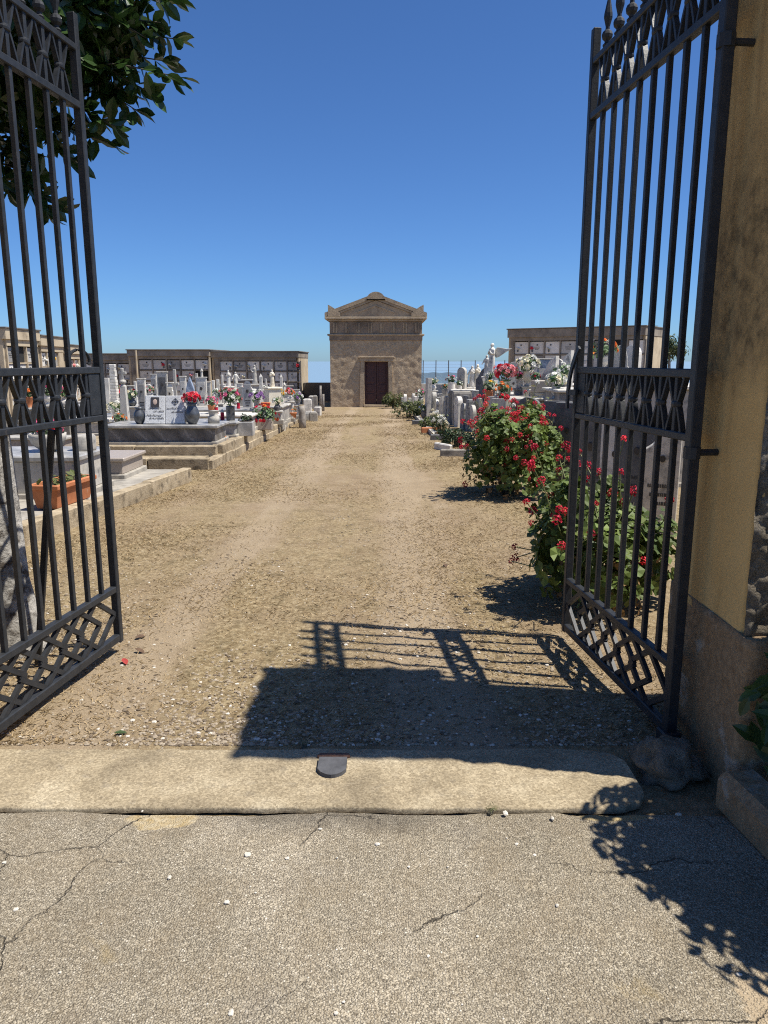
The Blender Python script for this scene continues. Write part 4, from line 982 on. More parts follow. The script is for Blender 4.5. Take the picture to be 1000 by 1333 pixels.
def figure(parent, name, h, mat, pose='pray', z0=0.0):
    mb = MB()
    mb.lathe([(r * h, z * h) for r, z in ((0.150, 0), (0.155, .02), (0.135, .12), (0.12, .3), (0.115, .48), (0.10, .60), (0.112, .70), (0.120, .78), (0.105, .83), (0.06, .86), (0.04, .88), (0.04, .9))], 16, (0, 0, z0), 1.0, 0.78)
    for k in range(9):   # drapery folds
        an = 2 * pi * k / 9
        mb.tube([(0.135 * h * cos(an), 0.105 * h * sin(an), z0 + .01 * h), (0.105 * h * cos(an + .15), 0.08 * h * sin(an + .15), z0 + .35 * h), (0.085 * h * cos(an + .3), 0.065 * h * sin(an + .3), z0 + .55 * h)], [.022 * h, .016 * h, .01 * h], 5)
    mb.blob((0, -0.012 * h, z0 + .938 * h), (.047 * h, .054 * h, .065 * h), 1, 0.05, 2)
    if pose != 'angel': mb.blob((0, 0.018 * h, z0 + .915 * h), (.068 * h, .058 * h, .088 * h), 2, 0.08, 2)
    else: mb.blob((0, 0.012 * h, z0 + .955 * h), (.060 * h, .060 * h, .060 * h), 2, 0.15, 2)
    for s in (-1, 1):
        if pose in ('pray', 'angel'): pts = [(s * .105 * h, 0, .80 * h), (s * .135 * h, -.03 * h, .66 * h), (s * .07 * h, -.10 * h, .68 * h), (s * .012 * h, -.12 * h, .76 * h)]
        elif pose == 'open': pts = [(s * .105 * h, 0, .80 * h), (s * .16 * h, -.02 * h, .66 * h), (s * .22 * h, -.08 * h, .56 * h)]
        else: pts = [(s * .105 * h, 0, .80 * h), (s * .15 * h, -.03 * h, .68 * h), (s * .09 * h, -.10 * h, .62 * h)] if s < 0 else [(.105 * h, 0, .80 * h), (.16 * h, -.04 * h, .86 * h), (.13 * h, -.08 * h, 1.02 * h)]
        mb.tube([(a, b_, c_ + z0) for a, b_, c_ in pts], [.036 * h, .034 * h, .026 * h, .018 * h][:len(pts)], 7)
    o = mb.build(name, mat, parent, True)
    r_ = o.modifiers.new('fuse', 'REMESH'); r_.mode = 'VOXEL'; r_.voxel_size = h * 0.016; r_.use_smooth_shade = True
    return o
def statue(label, px, top, y, foot_py, mat, pose='pray', rz=0.0, base=0.25, ped_w=0.28, group='statues', wings=False):
    P_ = dp(px, top, y); zf = dp(px, foot_py, y).z; g0 = gz(y)
    t = thing('statue', label, 'statue', (P_.x, y, g0), rz, group)
    ph = zf - g0
    MB().box((0, 0, 0.06), (ped_w + 0.14, ped_w + 0.14, 0.20), ch=0.015).build('pedestal_base', mat, t)
    MB().box((0, 0, (ph + 0.10) / 2), (ped_w, ped_w, ph - 0.14), ch=0.012).build('pedestal', mat, t)
    MB().box((0, 0, ph - 0.02), (ped_w + 0.06, ped_w + 0.06, 0.05), ch=0.012).build('pedestal_cap', mat, t)
    h = P_.z - zf
    figure(t, 'figure', h, mat, pose, ph)
    if wings:
        for s in (-1, 1):
            mb = MB(); n = 7
            out = [(0.03, .62), (0.05, .80), (0.14, .88), (0.30, .86), (0.48, .83), (0.66, .84), (0.54, .77), (0.46, .73), (0.38, .68), (0.30, .63), (0.20, .57), (0.10, .54)]
            pl_ = [(s * a * h, ph + b_ * h) for a, b_ in out]
            if s > 0: pl_ = pl_[::-1]
            mb.prism(pl_, 0.075 * h, 0.115 * h)
            w_ = bevel(mb.build('wing', mat, t), 0.012, 2); w_.rotation_euler = (0, 0, radians(s * 24))
    return t

# ---- left side, nearest: terracotta trough, grey tomb, beige tomb
A = gp(74, 662, 0.19)
t = thing('planter', 'terracotta trough planter on the kerb behind the left gate leaf', 'planter', (A.x - 0.05, A.y + 0.30, gz(A.y) + 0.19), atan2(10.2 - 5.0, 0.64) - pi / 2)
def trough(L, W, H, tp, th=0.02):
    mb = MB(); a, b_ = L / 2, W / 2; c_, d = a - tp, b_ - tp
    ov = [(-d, -c_, 0), (d, -c_, 0), (d, c_, 0), (-d, c_, 0), (-b_, -a, H), (b_, -a, H), (b_, a, H), (-b_, a, H), (-b_ + th, -a + th, H), (b_ - th, -a + th, H), (b_ - th, a - th, H), (-b_ + th, a - th, H), (-b_ + th, -a + th, H * .8), (b_ - th, -a + th, H * .8), (b_ - th, a - th, H * .8), (-b_ + th, a - th, H * .8)]
    fs = [(3, 2, 1, 0)] + [(i, (i + 1) % 4, (i + 1) % 4 + 4, i + 4) for i in range(4)] + [(i + 4, (i + 1) % 4 + 4, (i + 1) % 4 + 8, i + 8) for i in range(4)] + [(i + 8, (i + 1) % 4 + 8, (i + 1) % 4 + 12, i + 12) for i in range(4)] + [(12, 13, 14, 15)]
    return mb.add(ov, fs)
bevel(trough(0.72, 0.30, 0.24, 0.045).build('trough', 'terracotta', t), 0.006)
mb = MB()
for y_ in (-.36, .36): mb.box((0, y_, 0.215), (0.335, 0.03, 0.045), ch=0.006)
for x_ in (-.15, .15): mb.box((x_, 0, 0.215), (0.032, 0.70, 0.045), ch=0.006)
rim = mb.build('rim', 'terracotta', t); rim['kind'] = 'stuff'
MB().box((0, 0, 0.17), (0.25, 0.66, 0.07)).build('soil', 'pot_soil', t)
mb = MB()
for k in range(110):
    q = V(U(-.11, .11), U(-.30, .30), 0.20); d = V(U(-.7, .7), U(-.7, .7), 1); add_leaf(mb, q + V(0, 0, U(0.01, 0.08)), d, U(.05, .10), 'ellipse' if k % 2 else 'blade', U(0, 6))
mb.build('plants', 'shrub_leaf', t)['kind'] = 'stuff'
G8 = gz(8) + 0.175
tomb('speckled grey concrete tomb behind the left gate leaf, bowl of flowers on it', -4.55, -3.24, 7.75, 8.65, G8, G8 + 0.46, 'weathered_marble', 'grey_marble', 0.03, 0.06)
tomb('low polished beige granite tomb beside the left gate leaf', -5.0, -3.29, 9.25, 10.05, gz(9.6) + 0.175, gz(9.6) + 0.175 + 0.27, 'beige_granite', 'beige_granite', 0.04, 0.05)
bouquet('stone bowl of pink and red flowers on the grey concrete tomb', 'flower bowl', -3.72, 8.2, G8 + 0.46, 'bowl', 0.20, 0.20, 'weathered_marble', 0.17, 0.05, ['rose', 'red', 'pink'], 22, 0.035, 50, name='flower_bowl')
o = MB().lathe([(0.12, 0), (0.125, 0.02), (0.125, 0.15), (0.11, 0.17), (0.04, 0.175)], 18).build('stone_drum', 'weathered_marble', None, True); o.location = (-3.36, 8.3, G8 + 0.46)
tag(o, 'squat pale stone drum beside the flower bowl on the grey tomb', 'stone drum')
tomb('brown beige tomb seen between the left gate bars behind the flower bowl', -6.3, -4.75, 11.0, 11.3, gz(11.2), gz(11.2) + 0.55, 'beige_granite', 'weathered_marble')

# ---- upper bed: dark veined tomb with open book
ZA = gz(12.6) + 0.30; TA = dp(200, 553, 12.35).z
tomb('dark veined marble tomb carrying the open stone book', -4.60, -2.80, 12.30, 13.15, ZA, TA, 'veined_marble', 'grey_marble', 0.06, 0.055)
bk = thing('stone_book', 'open book tablet of white speckled granite with portrait photo', 'memorial book', (dp(214, 552, 12.45).x, 12.50, TA), 0, None)
bx0, bx1 = dp(188, 552, 12.45).x - bk.location.x, dp(241, 552, 12.45).x - bk.location.x
bh = dp(214, 515, 12.45).z - TA; bm_ = (bx0 + bx1) / 2 + 0.0
TILT = Matrix.Rotation(radians(-14), 4, 'X')
for s, (a, b_) in ((-1, (bx0, bm_)), (1, (bm_, bx1))):
    pg = MB().box(((a + b_) / 2, 0, bh / 2), (b_ - a - 0.006, 0.055, bh), ch=0.008).build('page', 'speckled_granite', bk); pg.matrix_local = TILT @ Matrix.Rotation(radians(-3 * s), 4, 'Z')
    if s < 0:
        ph = MB().box(((a + b_) / 2 - 0.0, -0.034, bh * .76), (0.135, 0.012, 0.17), ch=0.003).build('photo_frame', 'photo_dark', pg)
        MB().blob(((a + b_) / 2, -0.041, bh * .77), (0.036, 0.006, 0.05), 1, 0.1, 2).build('portrait', 'skin_photo', pg)
        lines = [(0.0, .52, 0.20), (0.06, .42, .16), (-0.02, .27, .26), (0.03, .17, .24)]
    else:
        ros_ = MB()
        for k in range(4): ros_.bar(((a + b_) / 2, -0.031, bh * .78), ((a + b_) / 2 + 0.045 * cos(k * pi / 2), -0.031, bh * .78 + 0.045 * sin(k * pi / 2)), 0.014, 0.004, (0, 1, 0))
        for k in range(4): ros_.bar(((a + b_) / 2 + 0.06 * cos(k * pi / 2), -0.031, bh * .78 + 0.06 * sin(k * pi / 2)), ((a + b_) / 2 + 0.06 * cos((k + 1) * pi / 2), -0.031, bh * .78 + 0.06 * sin((k + 1) * pi / 2)), 0.005, 0.004, (0, 1, 0))
        ros_.build('cross_emblem', 'letter', pg)
        lines = [(-0.04, .52, .20), (0.04, .40, .20)]
    for ox, fz, ln in lines:
        mb = MB(); x = -ln / 2
        while x < ln / 2:
            w = U(.008, .018); hgt_ = U(.014, .034)
            mb.bar(((a + b_) / 2 + ox + x, -0.030, bh * fz - 0.004), ((a + b_) / 2 + ox + x + w * .6, -0.030, bh * fz + hgt_), 0.006, 0.003, (0, 1, 0))
            if random.random() < .7: mb.bar(((a + b_) / 2 + ox + x, -0.030, bh * fz), ((a + b_) / 2 + ox + x + w, -0.030, bh * fz + U(0, .012)), 0.005, 0.003, (0, 1, 0))
            x += w + U(.003, .010)
        mb.build('inscription_line', 'letter', pg)
MB().prism([(-0.16, 0), (0.16, 0), (0.10, bh * .5), (-0.10, bh * .5)], 0.06, 0.20).build('rest', 'grey_marble', bk)
bouquet('grey metal jug vase with red carnations right of the stone book', 'flower vase', dp(250, 552, 12.45).x, 12.5, TA, 'jug', 0.36, 0.125, 'steel_grey', 0.145, 0.06, ['red', 'rose', 'rose', 'crimson'], 22, 0.045, 30)
jx = dp(181, 552, 12.5).x
t = thing('jug', 'empty ribbed grey jug left of the stone book', 'jug', (jx, 12.55, TA)); MB().lathe([(r * 0.10, z * 0.28) for r, z in PROF['jug']], 16).build('body', 'steel_grey', t, True)
MB().tube([(0.05, 0, 0.25), (0.12, 0, 0.24), (0.14, 0, 0.16), (0.095, 0, 0.12)], 0.010, 6).build('handle', 'steel_grey', t, True)
bouquet('white chrysanthemums in a low pot at the book\'s right edge', 'flower pot', dp(243, 535, 12.8).x, 12.95, TA, 'pot', 0.13, 0.09, 'white_marble', 0.11, 0.05, ['white', 'cream'], 12, 0.04, 20, name='flower_pot')
o = MB().lathe([(0.10, 0), (0.10, 0.10), (0.07, 0.13), (0.09, 0.2), (0.10, 0.21)], 16).build('stone_vase', 'weathered_marble', None, True); o.location = (dp(276, 552, 12.6).x, 12.75, TA); tag(o, 'squat pale stone vase on the right end of the veined tomb', 'vase')
# dry offerings on the ground beside it
o = MB(); o.box((0, 0, 0.02), (0.26, 0.2, 0.05), ch=0.01)
for k in range(5): o.blob((U(-.08, .08), U(-.05, .05), 0.07), (.05, .04, .04), k, .4, 1)
o = o.build('broken_tile', 'terracotta'); o.location = (dp(288, 575, 13.2).x, 13.1, gz(13) + 0.285); o.rotation_euler = (0, 0, .3); o['kind'] = 'thing'; tag(o, 'broken terracotta dish lying right of the veined tomb', 'dish')
# next tombs along the path
TBz = dp(300, 549, 13.8).z
tomb('grey marble tomb directly behind the veined tomb, beside the square planter', -4.6, -2.76, 13.75, 14.55, gz(14) + 0.29, TBz, 'grey_marble', 'grey_marble', 0.05, 0.05)
Z14 = gz(14) + 0.29
def box_planter(label, x, y, z, w, h, mat):
    t = thing('box_planter', label, 'planter', (x, y, z), 0.05, 'planters beside the left graves')
    MB().box((0, 0, h / 2), (w, w, h), ch=0.012).build('box', mat, t); MB().box((0, 0, h + .001), (w * .8, w * .8, 0.02)).build('soil', 'pot_soil', t); return t
box_planter('square grey marble planter with a dark withered plant, on the kerb', -2.62, 14.1, gz(14.1) + 0.30, 0.30, 0.27, 'grey_marble')
def tuft(label, name, x, y, z, r, h, n, mat, size, kind='ellipse', group='small plants among the graves', cat='plant'):
    mb = MB(); t = thing(name, label, cat, (x, y, z), 0, group)
    for k in range(n):
        d = rand_dir(0.5); q = V(d.x * r, d.y * r, abs(d.z) * h) * U(.35, 1.0); add_leaf(mb, q + V(0, 0, .02), d + V(0, 0, .4), size * U(.7, 1.3), kind, U(0, 6))
    mb.build('foliage', mat, t)['kind'] = 'stuff'
    mb = MB()
    for k in range(7):
        d = rand_dir(.5); mb.tube([(0, 0, 0), (d.x * r * .7, d.y * r * .7, abs(d.z) * h * .8)], .006, 4)
    mb.build('stems', 'twig', t)['kind'] = 'stuff'
    return t
tuft('withered dark plant in the square grey planter', 'potted_plant', -2.62, 14.1, gz(14.1) + 0.575, 0.15, 0.13, 60, 'dark_shrub_leaf', 0.07)
bouquet('grey cylinder vase with a tall mixed bouquet of pink flowers and greenery', 'flower vase', dp(301, 541, 14.2).x, 14.15, TBz, 'cylinder', 0.27, 0.085, 'steel_grey', 0.22, 0.17, ['rose', 'pink', 'white'], 14, 0.055, 110)
t = box_planter('brown stone flower box overflowing with red flowers on the kerb', -2.58, 16.1, gz(16) + 0.26, 0.34, 0.24, 'beige_granite')
tt = thing('flowers', 'red and orange flowers overflowing the brown stone box', 'flowers', (-2.6, 16.08, gz(16) + 0.50), 0, 'flowers set on the graves')
mb = MB()
for k in range(150):
    d = rand_dir(.4); add_leaf(mb, V(d.x * .32, d.y * .22, max(0, d.z) * .30) * U(.4, 1), d, U(.07, .12), 'ellipse', U(0, 6))
mb.build('foliage', 'bouquet_leaf', tt)['kind'] = 'stuff'
for k in range(30):
    d = rand_dir(.3); obj('flower', ros(random.choice(['red', 'crimson', 'orange', 'red'])), tt, V(d.x * .34, d.y * .24, max(-.1, d.z) * .32), d.to_track_quat('Z', 'Y').to_euler(), U(.035, .055))
o = MB().lathe([(r * 0.11, z * 0.17) for r, z in PROF['pot']], 16).build('flower_pot', 'terracotta', None, True); o.location = (dp(346, 526, 17.3).x, 17.3, gz(17) + 0.62); tag(o, 'terracotta pot standing high behind the red flower box', 'flower pot')
yy_ = [15.3, 16.9, 18.5, 20.1]
labs = ['pale grey tomb behind the tall pink bouquet', 'grey tomb between the red flower box and the white headstone', 'grey marble tomb beside the small terracotta pot', 'last grey tomb of the left row, near the wooden post']
for k, y in enumerate(yy_):
    tomb(labs[k], -4.9, dp([326, 338, 366, 372][k], 540, y).x, y, y + 0.9, gz(y) + [.28, .26, .16, .15][k], dp(330, [540, 533, 529, 527][k], y).z, ['weathered_marble', 'grey_marble', 'grey_marble', 'weathered_marble'][k], ['white_marble', 'grey_marble', 'weathered_marble', 'white_marble'][k], 0.05, 0.05)
for k, (y, x0_, x1_, tp) in enumerate(((14.2, -7.6, -5.4, 547), (16.0, -7.9, -5.6, 541), (17.8, -8.2, -5.8, 534), (19.7, -8.6, -6.0, 528), (21.8, -9.0, -6.2, 523), (24.0, -7.0, -4.4, 520))):
    tomb(['white slab tomb left of the white daisies', 'second tomb back in the inner left row', 'third tomb back in the inner left row', 'fourth tomb back in the inner left row', 'fifth tomb back in the inner left row', 'rearmost pale tomb before the left columbarium'][k], x0_, x1_, y, y + 0.9, gz(y) + (.28 if y < 18 else .16 if y < 22 else 0), dp(200, tp, y).z, 'weathered_marble', random.choice(['white_marble', 'grey_marble', 'weathered_marble']))
bouquet('small terracotta pot with an orange plant near the end of the left kerb', 'flower pot', dp(381, 541, 21).x, 21.0, gz(21) + 0.16, 'pot', 0.20, 0.12, 'terracotta', 0.12, 0.06, ['orange'], 5, 0.03, 40, 'dry_shrub_leaf', name='flower_pot')
# headstones on the left
hs = [
 ('white column of stacked stones beside the left gate leaf', 'column', 146.5, 474, 15.0, 12, 'white_marble', {}),
 ('tall grey pillar with a small cross on top, left of the stone book', 'obelisk', 160, 497, 14.0, 11, 'weathered_marble', {}),
 ('white stele with dark photo behind the empty jug', 'rect', 184, 494, 16.2, 10, 'white_marble', {}),
 ('narrow white stele behind the stone book, left of the broad grey one', 'rect', 200, 488, 20.4, 7, 'white_marble', {}),
 ('broad grey and white stele behind the stone book', 'rect', 211, 485, 18.8, 13, 'weathered_marble', {}),
 ('slender grey stone cross behind the stone book', 'cross', 227, 481, 18.9, 10, 'weathered_marble', {}),
 ('short white stele right of the slender grey cross', 'shoulder', 221, 499, 17.4, 9, 'white_marble', {}),
 ('plain white stele left of the blue pointed stone', 'rect', 238, 491, 17.4, 8, 'white_marble', {}),
 ('pointed blue-grey marble stone with white edging behind the red carnations', 'gothic', 247, 491, 15.9, 11, 'blue_marble', {}),
 ('white stele under the small statue right of the blue stone', 'rect', 262, 492, 18.8, 13, 'white_marble', {}),
 ('small pale stele at the right shoulder of the white statue stele', 'rect', 270, 498, 19.6, 8, 'weathered_marble', {}),
 ('thin white stone post, left of a close pair', 'rect', 277.5, 495, 20.9, 3.5, 'white_marble', {}),
 ('thin white stone post, right of a close pair', 'rect', 283.5, 494, 21.0, 3.5, 'white_marble', {}),
 ('bright white headstone with a small bust, behind the purple flowers', 'shoulder', 322, 495, 17.7, 13, 'white_marble', {}),
 ('tall slender white obelisk left of the ivory Madonna', 'obelisk', 339.5, 486, 20.9, 6, 'white_marble', {}),
 ('slim white obelisk right of the ivory Madonna', 'obelisk', 366, 487, 23.2, 5, 'white_marble', {}),
 ('grey stele half hidden behind the gate stile on the left', 'arch', 120, 500, 17.2, 12, 'weathered_marble', {}),
 ('white arched stele seen through the left gate bars', 'arch', 92, 498, 16.8, 13, 'white_marble', {}),
 ('white stele with flowers at its foot seen through the left gate bars', 'rect', 62, 490, 14.6, 14, 'white_marble', {}),
 ('low grey arched stone at the far left behind the tree trunk', 'arch', 34, 502, 14.0, 14, 'weathered_marble', {}),
]
hs += [
 ('small white cross between the narrow and the broad stele', 'cross', 205.5, 494, 22.4, 8, 'white_marble', {}),
 ('low white arched stone left of the narrow white stele', 'arch', 193, 500, 19.2, 9, 'white_marble', {}),
 ('small white cross behind the empty jug', 'cross', 176, 496, 20.5, 9, 'white_marble', {}),
 ('dark framed white stone behind the dark bouquet', 'shoulder', 170, 503, 18.0, 9, 'weathered_marble', {}),
 ('white cross above the poinsettia pot', 'cross', 289, 488, 23.0, 8, 'white_marble', {}),
 ('little white stele left of the bright white headstone', 'rect', 312, 500, 20.6, 7, 'white_marble', {}),
 ('low white arched stone behind the red roses', 'arch', 314.5, 503, 18.6, 8, 'weathered_marble', {}),
 ('small white cross right of the bright white headstone', 'cross', 346, 493, 24.0, 8, 'white_marble', {}),
 ('low white stone right of the ivory Madonna pedestal', 'shoulder', 377, 503, 24.4, 9, 'white_marble', {}),
 ('short white stele under the lilac bouquet', 'rect', 386, 508, 24.8, 8, 'white_marble', {}),
 ('grey cross right of the small statue stele', 'cross', 256, 486, 22.6, 8, 'weathered_marble', {}),
 ('thin white stele hugging the gate stile', 'rect', 139, 492, 18.6, 6, 'white_marble', {}),
]
for lab, kd, px, tp, y, wp, mt, kw in hs: headstone(lab, kd, px, tp, y, wp, mt, **kw)
t = headstone('small stone cross finial crowning the grey pillar', 'cross', 160, 479, 14.0, 7, 'weathered_marble', thick=0.05, base=dp(160, 496.5, 14.0).z - gz(14.0), plinth=False) if False else None
mb = MB(); P_ = dp(160, 497, 14.0); mb.box((0, 0, 0.12), (0.05, 0.05, 0.26), ch=.008); mb.box((0, 0, 0.16), (0.15, 0.048, 0.05), ch=.008); mb.blob((0, 0, .0), (.06, .06, .05), 1, .1, 2)
o = mb.build('cross_finial', 'weathered_marble'); o.location = P_; tag(o, 'small stone cross standing on the tall grey pillar', 'cross')
for lab, px, tp, y, ft, mt, ps, rz in (
 ('small pale statue standing on the white stele behind the carnations', 263, 479, 18.8, 492, 'weathered_marble', 'pray', .2),
 ('white Madonna statue, left of two behind the pink bouquet', 297, 482, 21.5, 503, 'white_marble', 'pray', .3),
 ('white draped statue, right of two behind the pink bouquet', 306.5, 484, 21.9, 506, 'white_marble', 'open', .4),
 ('weathered statue with a raised arm high on a pedestal', 331, 475, 22.6, 500, 'weathered_marble', 'raise', .2),
 ('ivory Madonna statue on a broad ivory pedestal', 354, 481, 19.0, 504, 'ivory_stone', 'pray', .5),
 ('little white kneeling statue near the orange flowers', 370, 497, 23.4, 511, 'white_marble', 'pray', .3)):
    if 'stele behind' in lab:
        P_ = dp(px, ft, y); t = thing('statue', lab, 'statue', (P_.x, y, P_.z), rz, 'statues'); figure(t, 'figure', dp(px, tp, y).z - P_.z, mt, ps, 0.0)
    else: statue(lab, px, tp, y, ft, mt, ps, rz, ped_w=0.34 if 'broad' in lab else 0.26)
bq = [
 ('white daisies in front of the stacked white column', 151, 531, 14.4, 0.16, ['white', 'cream'], 14, 'white_marble'),
 ('red and pink flowers beside the stacked white column', 153, 509, 16.5, 0.15, ['red', 'pink'], 12, 'steel_grey'),
 ('dark bouquet right of the tall grey pillar', 172, 514, 16.2, 0.16, ['cream', 'crimson'], 8, 'steel_grey'),
 ('pale rose flowers behind the stone book', 195, 508, 17.5, 0.13, ['rose', 'white'], 10, 'white_marble'),
 ('purple orchids in front of the white headstone', 334, 516, 17.0, 0.18, ['purple', 'purple', 'white'], 16, 'weathered_marble'),
 ('yellow flowers at the foot of the ivory Madonna', 362, 512, 19.6, 0.16, ['yellow', 'yellow', 'cream'], 13, 'white_marble'),
 ('orange red flowers right of the yellow ones', 377, 511, 21.0, 0.15, ['red', 'orange', 'rose'], 12, 'white_marble'),
 ('dark green bouquet with lilac flowers at the end of the left graves', 388, 516, 22.0, 0.17, ['purple', 'white'], 8, 'weathered_marble'),
 ('low white flowers in a dark bowl under the yellow flowers', 361, 522, 18.2, 0.14, ['cream', 'white'], 10, 'dark_headstone'),
 ('white flowers before the pair of thin white posts', 284, 512, 18.2, 0.15, ['white'], 10, 'white_marble'),
 ('red poinsettias in a low pot left of the pink bouquet', 275, 523, 15.6, 0.14, ['rose', 'pink'], 10, 'terracotta'),
 ('magenta flowers seen through the left gate bars, right bunch', 84, 512, 12.2, 0.14, ['pink', 'magenta', 'white'], 13, 'white_marble'),
 ('magenta flowers seen through the left gate bars, left bunch', 62, 507, 11.8, 0.14, ['pink', 'magenta'], 13, 'white_marble'),
 ('orange flowers seen through the left gate bars', 38, 512, 12.0, 0.12, ['orange', 'rose'], 9, 'terracotta'),
 ('pale dried flowers in front of the stacked column', 156, 545, 13.6, 0.12, ['cream', 'orange'], 9, 'weathered_marble'),
 ('small white flowers right of the white headstone', 345, 506, 21.0, 0.12, ['white'], 8, 'white_marble'),
 ('red roses near the small terracotta tomb pot', 310, 512, 19.5, 0.13, ['rose', 'red'], 9, 'white_marble'),
]
def stand_for(x, y, z, g0, lab):
    """grave pillar carrying a vase when the vase stands above the tombs"""
    t = thing('vase_stand', lab, 'stand', (x, y, g0), U(-.1, .1), 'stone stands under the vases'); h = z - g0
    MB().box((0, 0, h / 2), (0.20, 0.20, h - 0.05), ch=.012).build('shaft', random.choice(['weathered_marble', 'grey_concrete', 'white_marble']), t); MB().box((0, 0, h - .02), (.26, .26, .04), ch=.01).build('cap', 'weathered_marble', t)
    MB().box((0, 0, 0.0), (.30, .30, .12), ch=.01).build('foot', 'grey_concrete', t)
for lab, px, py, y, R, cols_, n, vm in bq:
    P_ = dp(px, py, y); hv = 0.17; z0 = P_.z - hv - R * .45
    bouquet(lab, 'flowers', P_.x, y, z0, random.choice(['jug', 'cone', 'cylinder', 'urn']), hv, 0.085, vm, R, R * .45, cols_, n, R * .30, 45)
    g0 = gz(y) + (.28 if 12.2 < y < 18.4 else .15 if y < 22.5 else 0.02)
    stand_for(P_.x, y, z0, g0, 'square stone stand under the ' + lab.replace('seen through the left gate bars', 'behind the left gate').replace(' at the end of the left graves', ''))
# weathered wooden post and small blocks at the end of the row
P_ = gp(393.5, 557); t = thing('wooden_post', 'weathered wooden post stump at the left edge of the path', 'post', P_)
MB().tube([(0, 0, -.08), (0.01, 0, .2), (0.0, .01, .42), (-.01, 0, .60)], [.10, .095, .092, .088], 14).build('post', 'wood_weathered', t, True)
MB().lathe([(.06, 0), (.085, .004), (.08, .012), (.02, .018)], 12, (-.01, 0, .598)).build('end_grain', 'straw', t)
for k, (px, py, w, h) in enumerate(((402, 547, .26, .24), (408, 548, .25, .26), (400.5, 538, .3, .5), (406, 532, .2, .5), (414, 541, .22, .30), (411, 534, .16, .55))):
    P_ = gp(px, py); t = thing('stone_block', ['low pale stone block just behind the wooden post', 'cube of pale stone right of the wooden post', 'taller pale block behind the wooden post', 'thin pale post beyond the stone blocks', 'small pale block far along the left edge', 'narrow stone marker far along the left edge'][k], 'stone block', P_, U(-.2, .2), 'stone blocks at the end of the left kerb')
    MB().box((0, 0, h / 2 - .05), (w, w, h + .1), ch=.02).build('block', ['weathered_marble', 'grey_concrete', 'white_marble', 'weathered_marble', 'white_marble', 'grey_concrete'][k], t); MB().box((0, 0, h + .01), (w * .7, w * .7, .03), ch=.01).build('cap', 'weathered_marble', t)
for k, (px, tp, bs) in enumerate(((417.5, 502, 534), (421, 513, 535))):
    P_ = gp(px, bs); h = dp(px, tp, P_.y).z - P_.z
    o = MB().tube([(0, 0, -.05), (0, 0, h * .6), (.01, 0, h)], [.05, .045, .04], 8).build('stake', 'wood_weathered', None, True); o.location = P_; tag(o, ['tall thin wooden stake left of the chapel', 'short thin wooden stake left of the chapel'][k], 'stake')

# small grave lamps on the tombs
lamp_me = MB().lathe([(.035, 0), (.04, .01), (.04, .03), (.034, .04), (.036, .12), (.03, .14)], 10).mesh('glass', 'petal_crimson')
cap_me = MB().lathe([(.042, .14), (.044, .155), (.02, .18), (.008, .2)], 10).mesh('cap', 'ivory_stone')
for k, (x, y, z, lab) in enumerate(((-3.0, 12.95, TA, 'red grave lamp on the veined tomb beside the squat vase'), (-3.1, 14.3, TBz, 'red grave lamp on the tomb with the pink bouquet'), (-3.35, 17.2, dp(330, 533, 16.9).z, 'red grave lamp on the tomb behind the red flower box'), (-3.2, 18.8, dp(330, 529, 18.5).z, 'red grave lamp near the ivory Madonna'), (-3.5, 15.6, dp(330, 540, 15.3).z, 'red grave lamp behind the tall pink bouquet'))):
    t = thing('grave_lamp', lab, 'lamp', (x, y, z), 0, 'grave lamps'); obj('glass', lamp_me, t); obj('cap', cap_me, t)

# ------------------------------------------------------------------ right side graves
for lab, x0_, x1_, y0_, y1_, tp, px_, bm2, tm in (
 ('raised grey tomb carrying the red bouquet, behind the near geranium', 2.28, 3.3, 14.0, 15.1, 518, 660, 'grey_concrete', 'weathered_marble'),
 ('raised white-topped tomb beside the right gate stile', 2.85, 4.4, 12.2, 13.3, 507, 725, 'grey_concrete', 'white_marble'),
 ('long pale slab tomb carrying the slim statues on the right', 1.95, 3.3, 21.3, 22.3, 507, 610, 'beige_granite', 'white_marble'),
 ('brownish raised tomb below the angel', 2.72, 3.9, 17.2, 18.2, 512, 650, 'beige_granite', 'weathered_marble'),
 ('big white marble tomb seen through the right gate bars', 2.95, 4.9, 9.7, 11.0, 502, 820, 'weathered_marble', 'white_marble'),
 ('low grey tomb at the far end of the right row', 1.9, 3.6, 25.0, 26.0, 514, 590, 'weathered_marble', 'weathered_marble'),
 ('white rear tomb in front of the tall right columbarium', 4.2, 6.4, 18.5, 19.5, 500, 720, 'weathered_marble', 'white_marble')):
    tomb(lab, x0_, x1_, y0_, y1_, gz(y0_), dp(px_, tp, y0_).z, bm2, tm, 0.05, 0.055)
o = MB().box((0, 0, 0.08), (0.50, 0.40, 0.18), ch=.01).build('stone_block', 'grey_concrete'); P_ = dp(602, 510, 20.8); o.location = (P_.x, 20.95, P_.z - 0.36); o.location.z = gz(21) ; o.scale = (1, 1, (P_.z - gz(21)) / 0.17)
tag(o, 'square pale concrete block in front of the slab with slim statues', 'stone block')
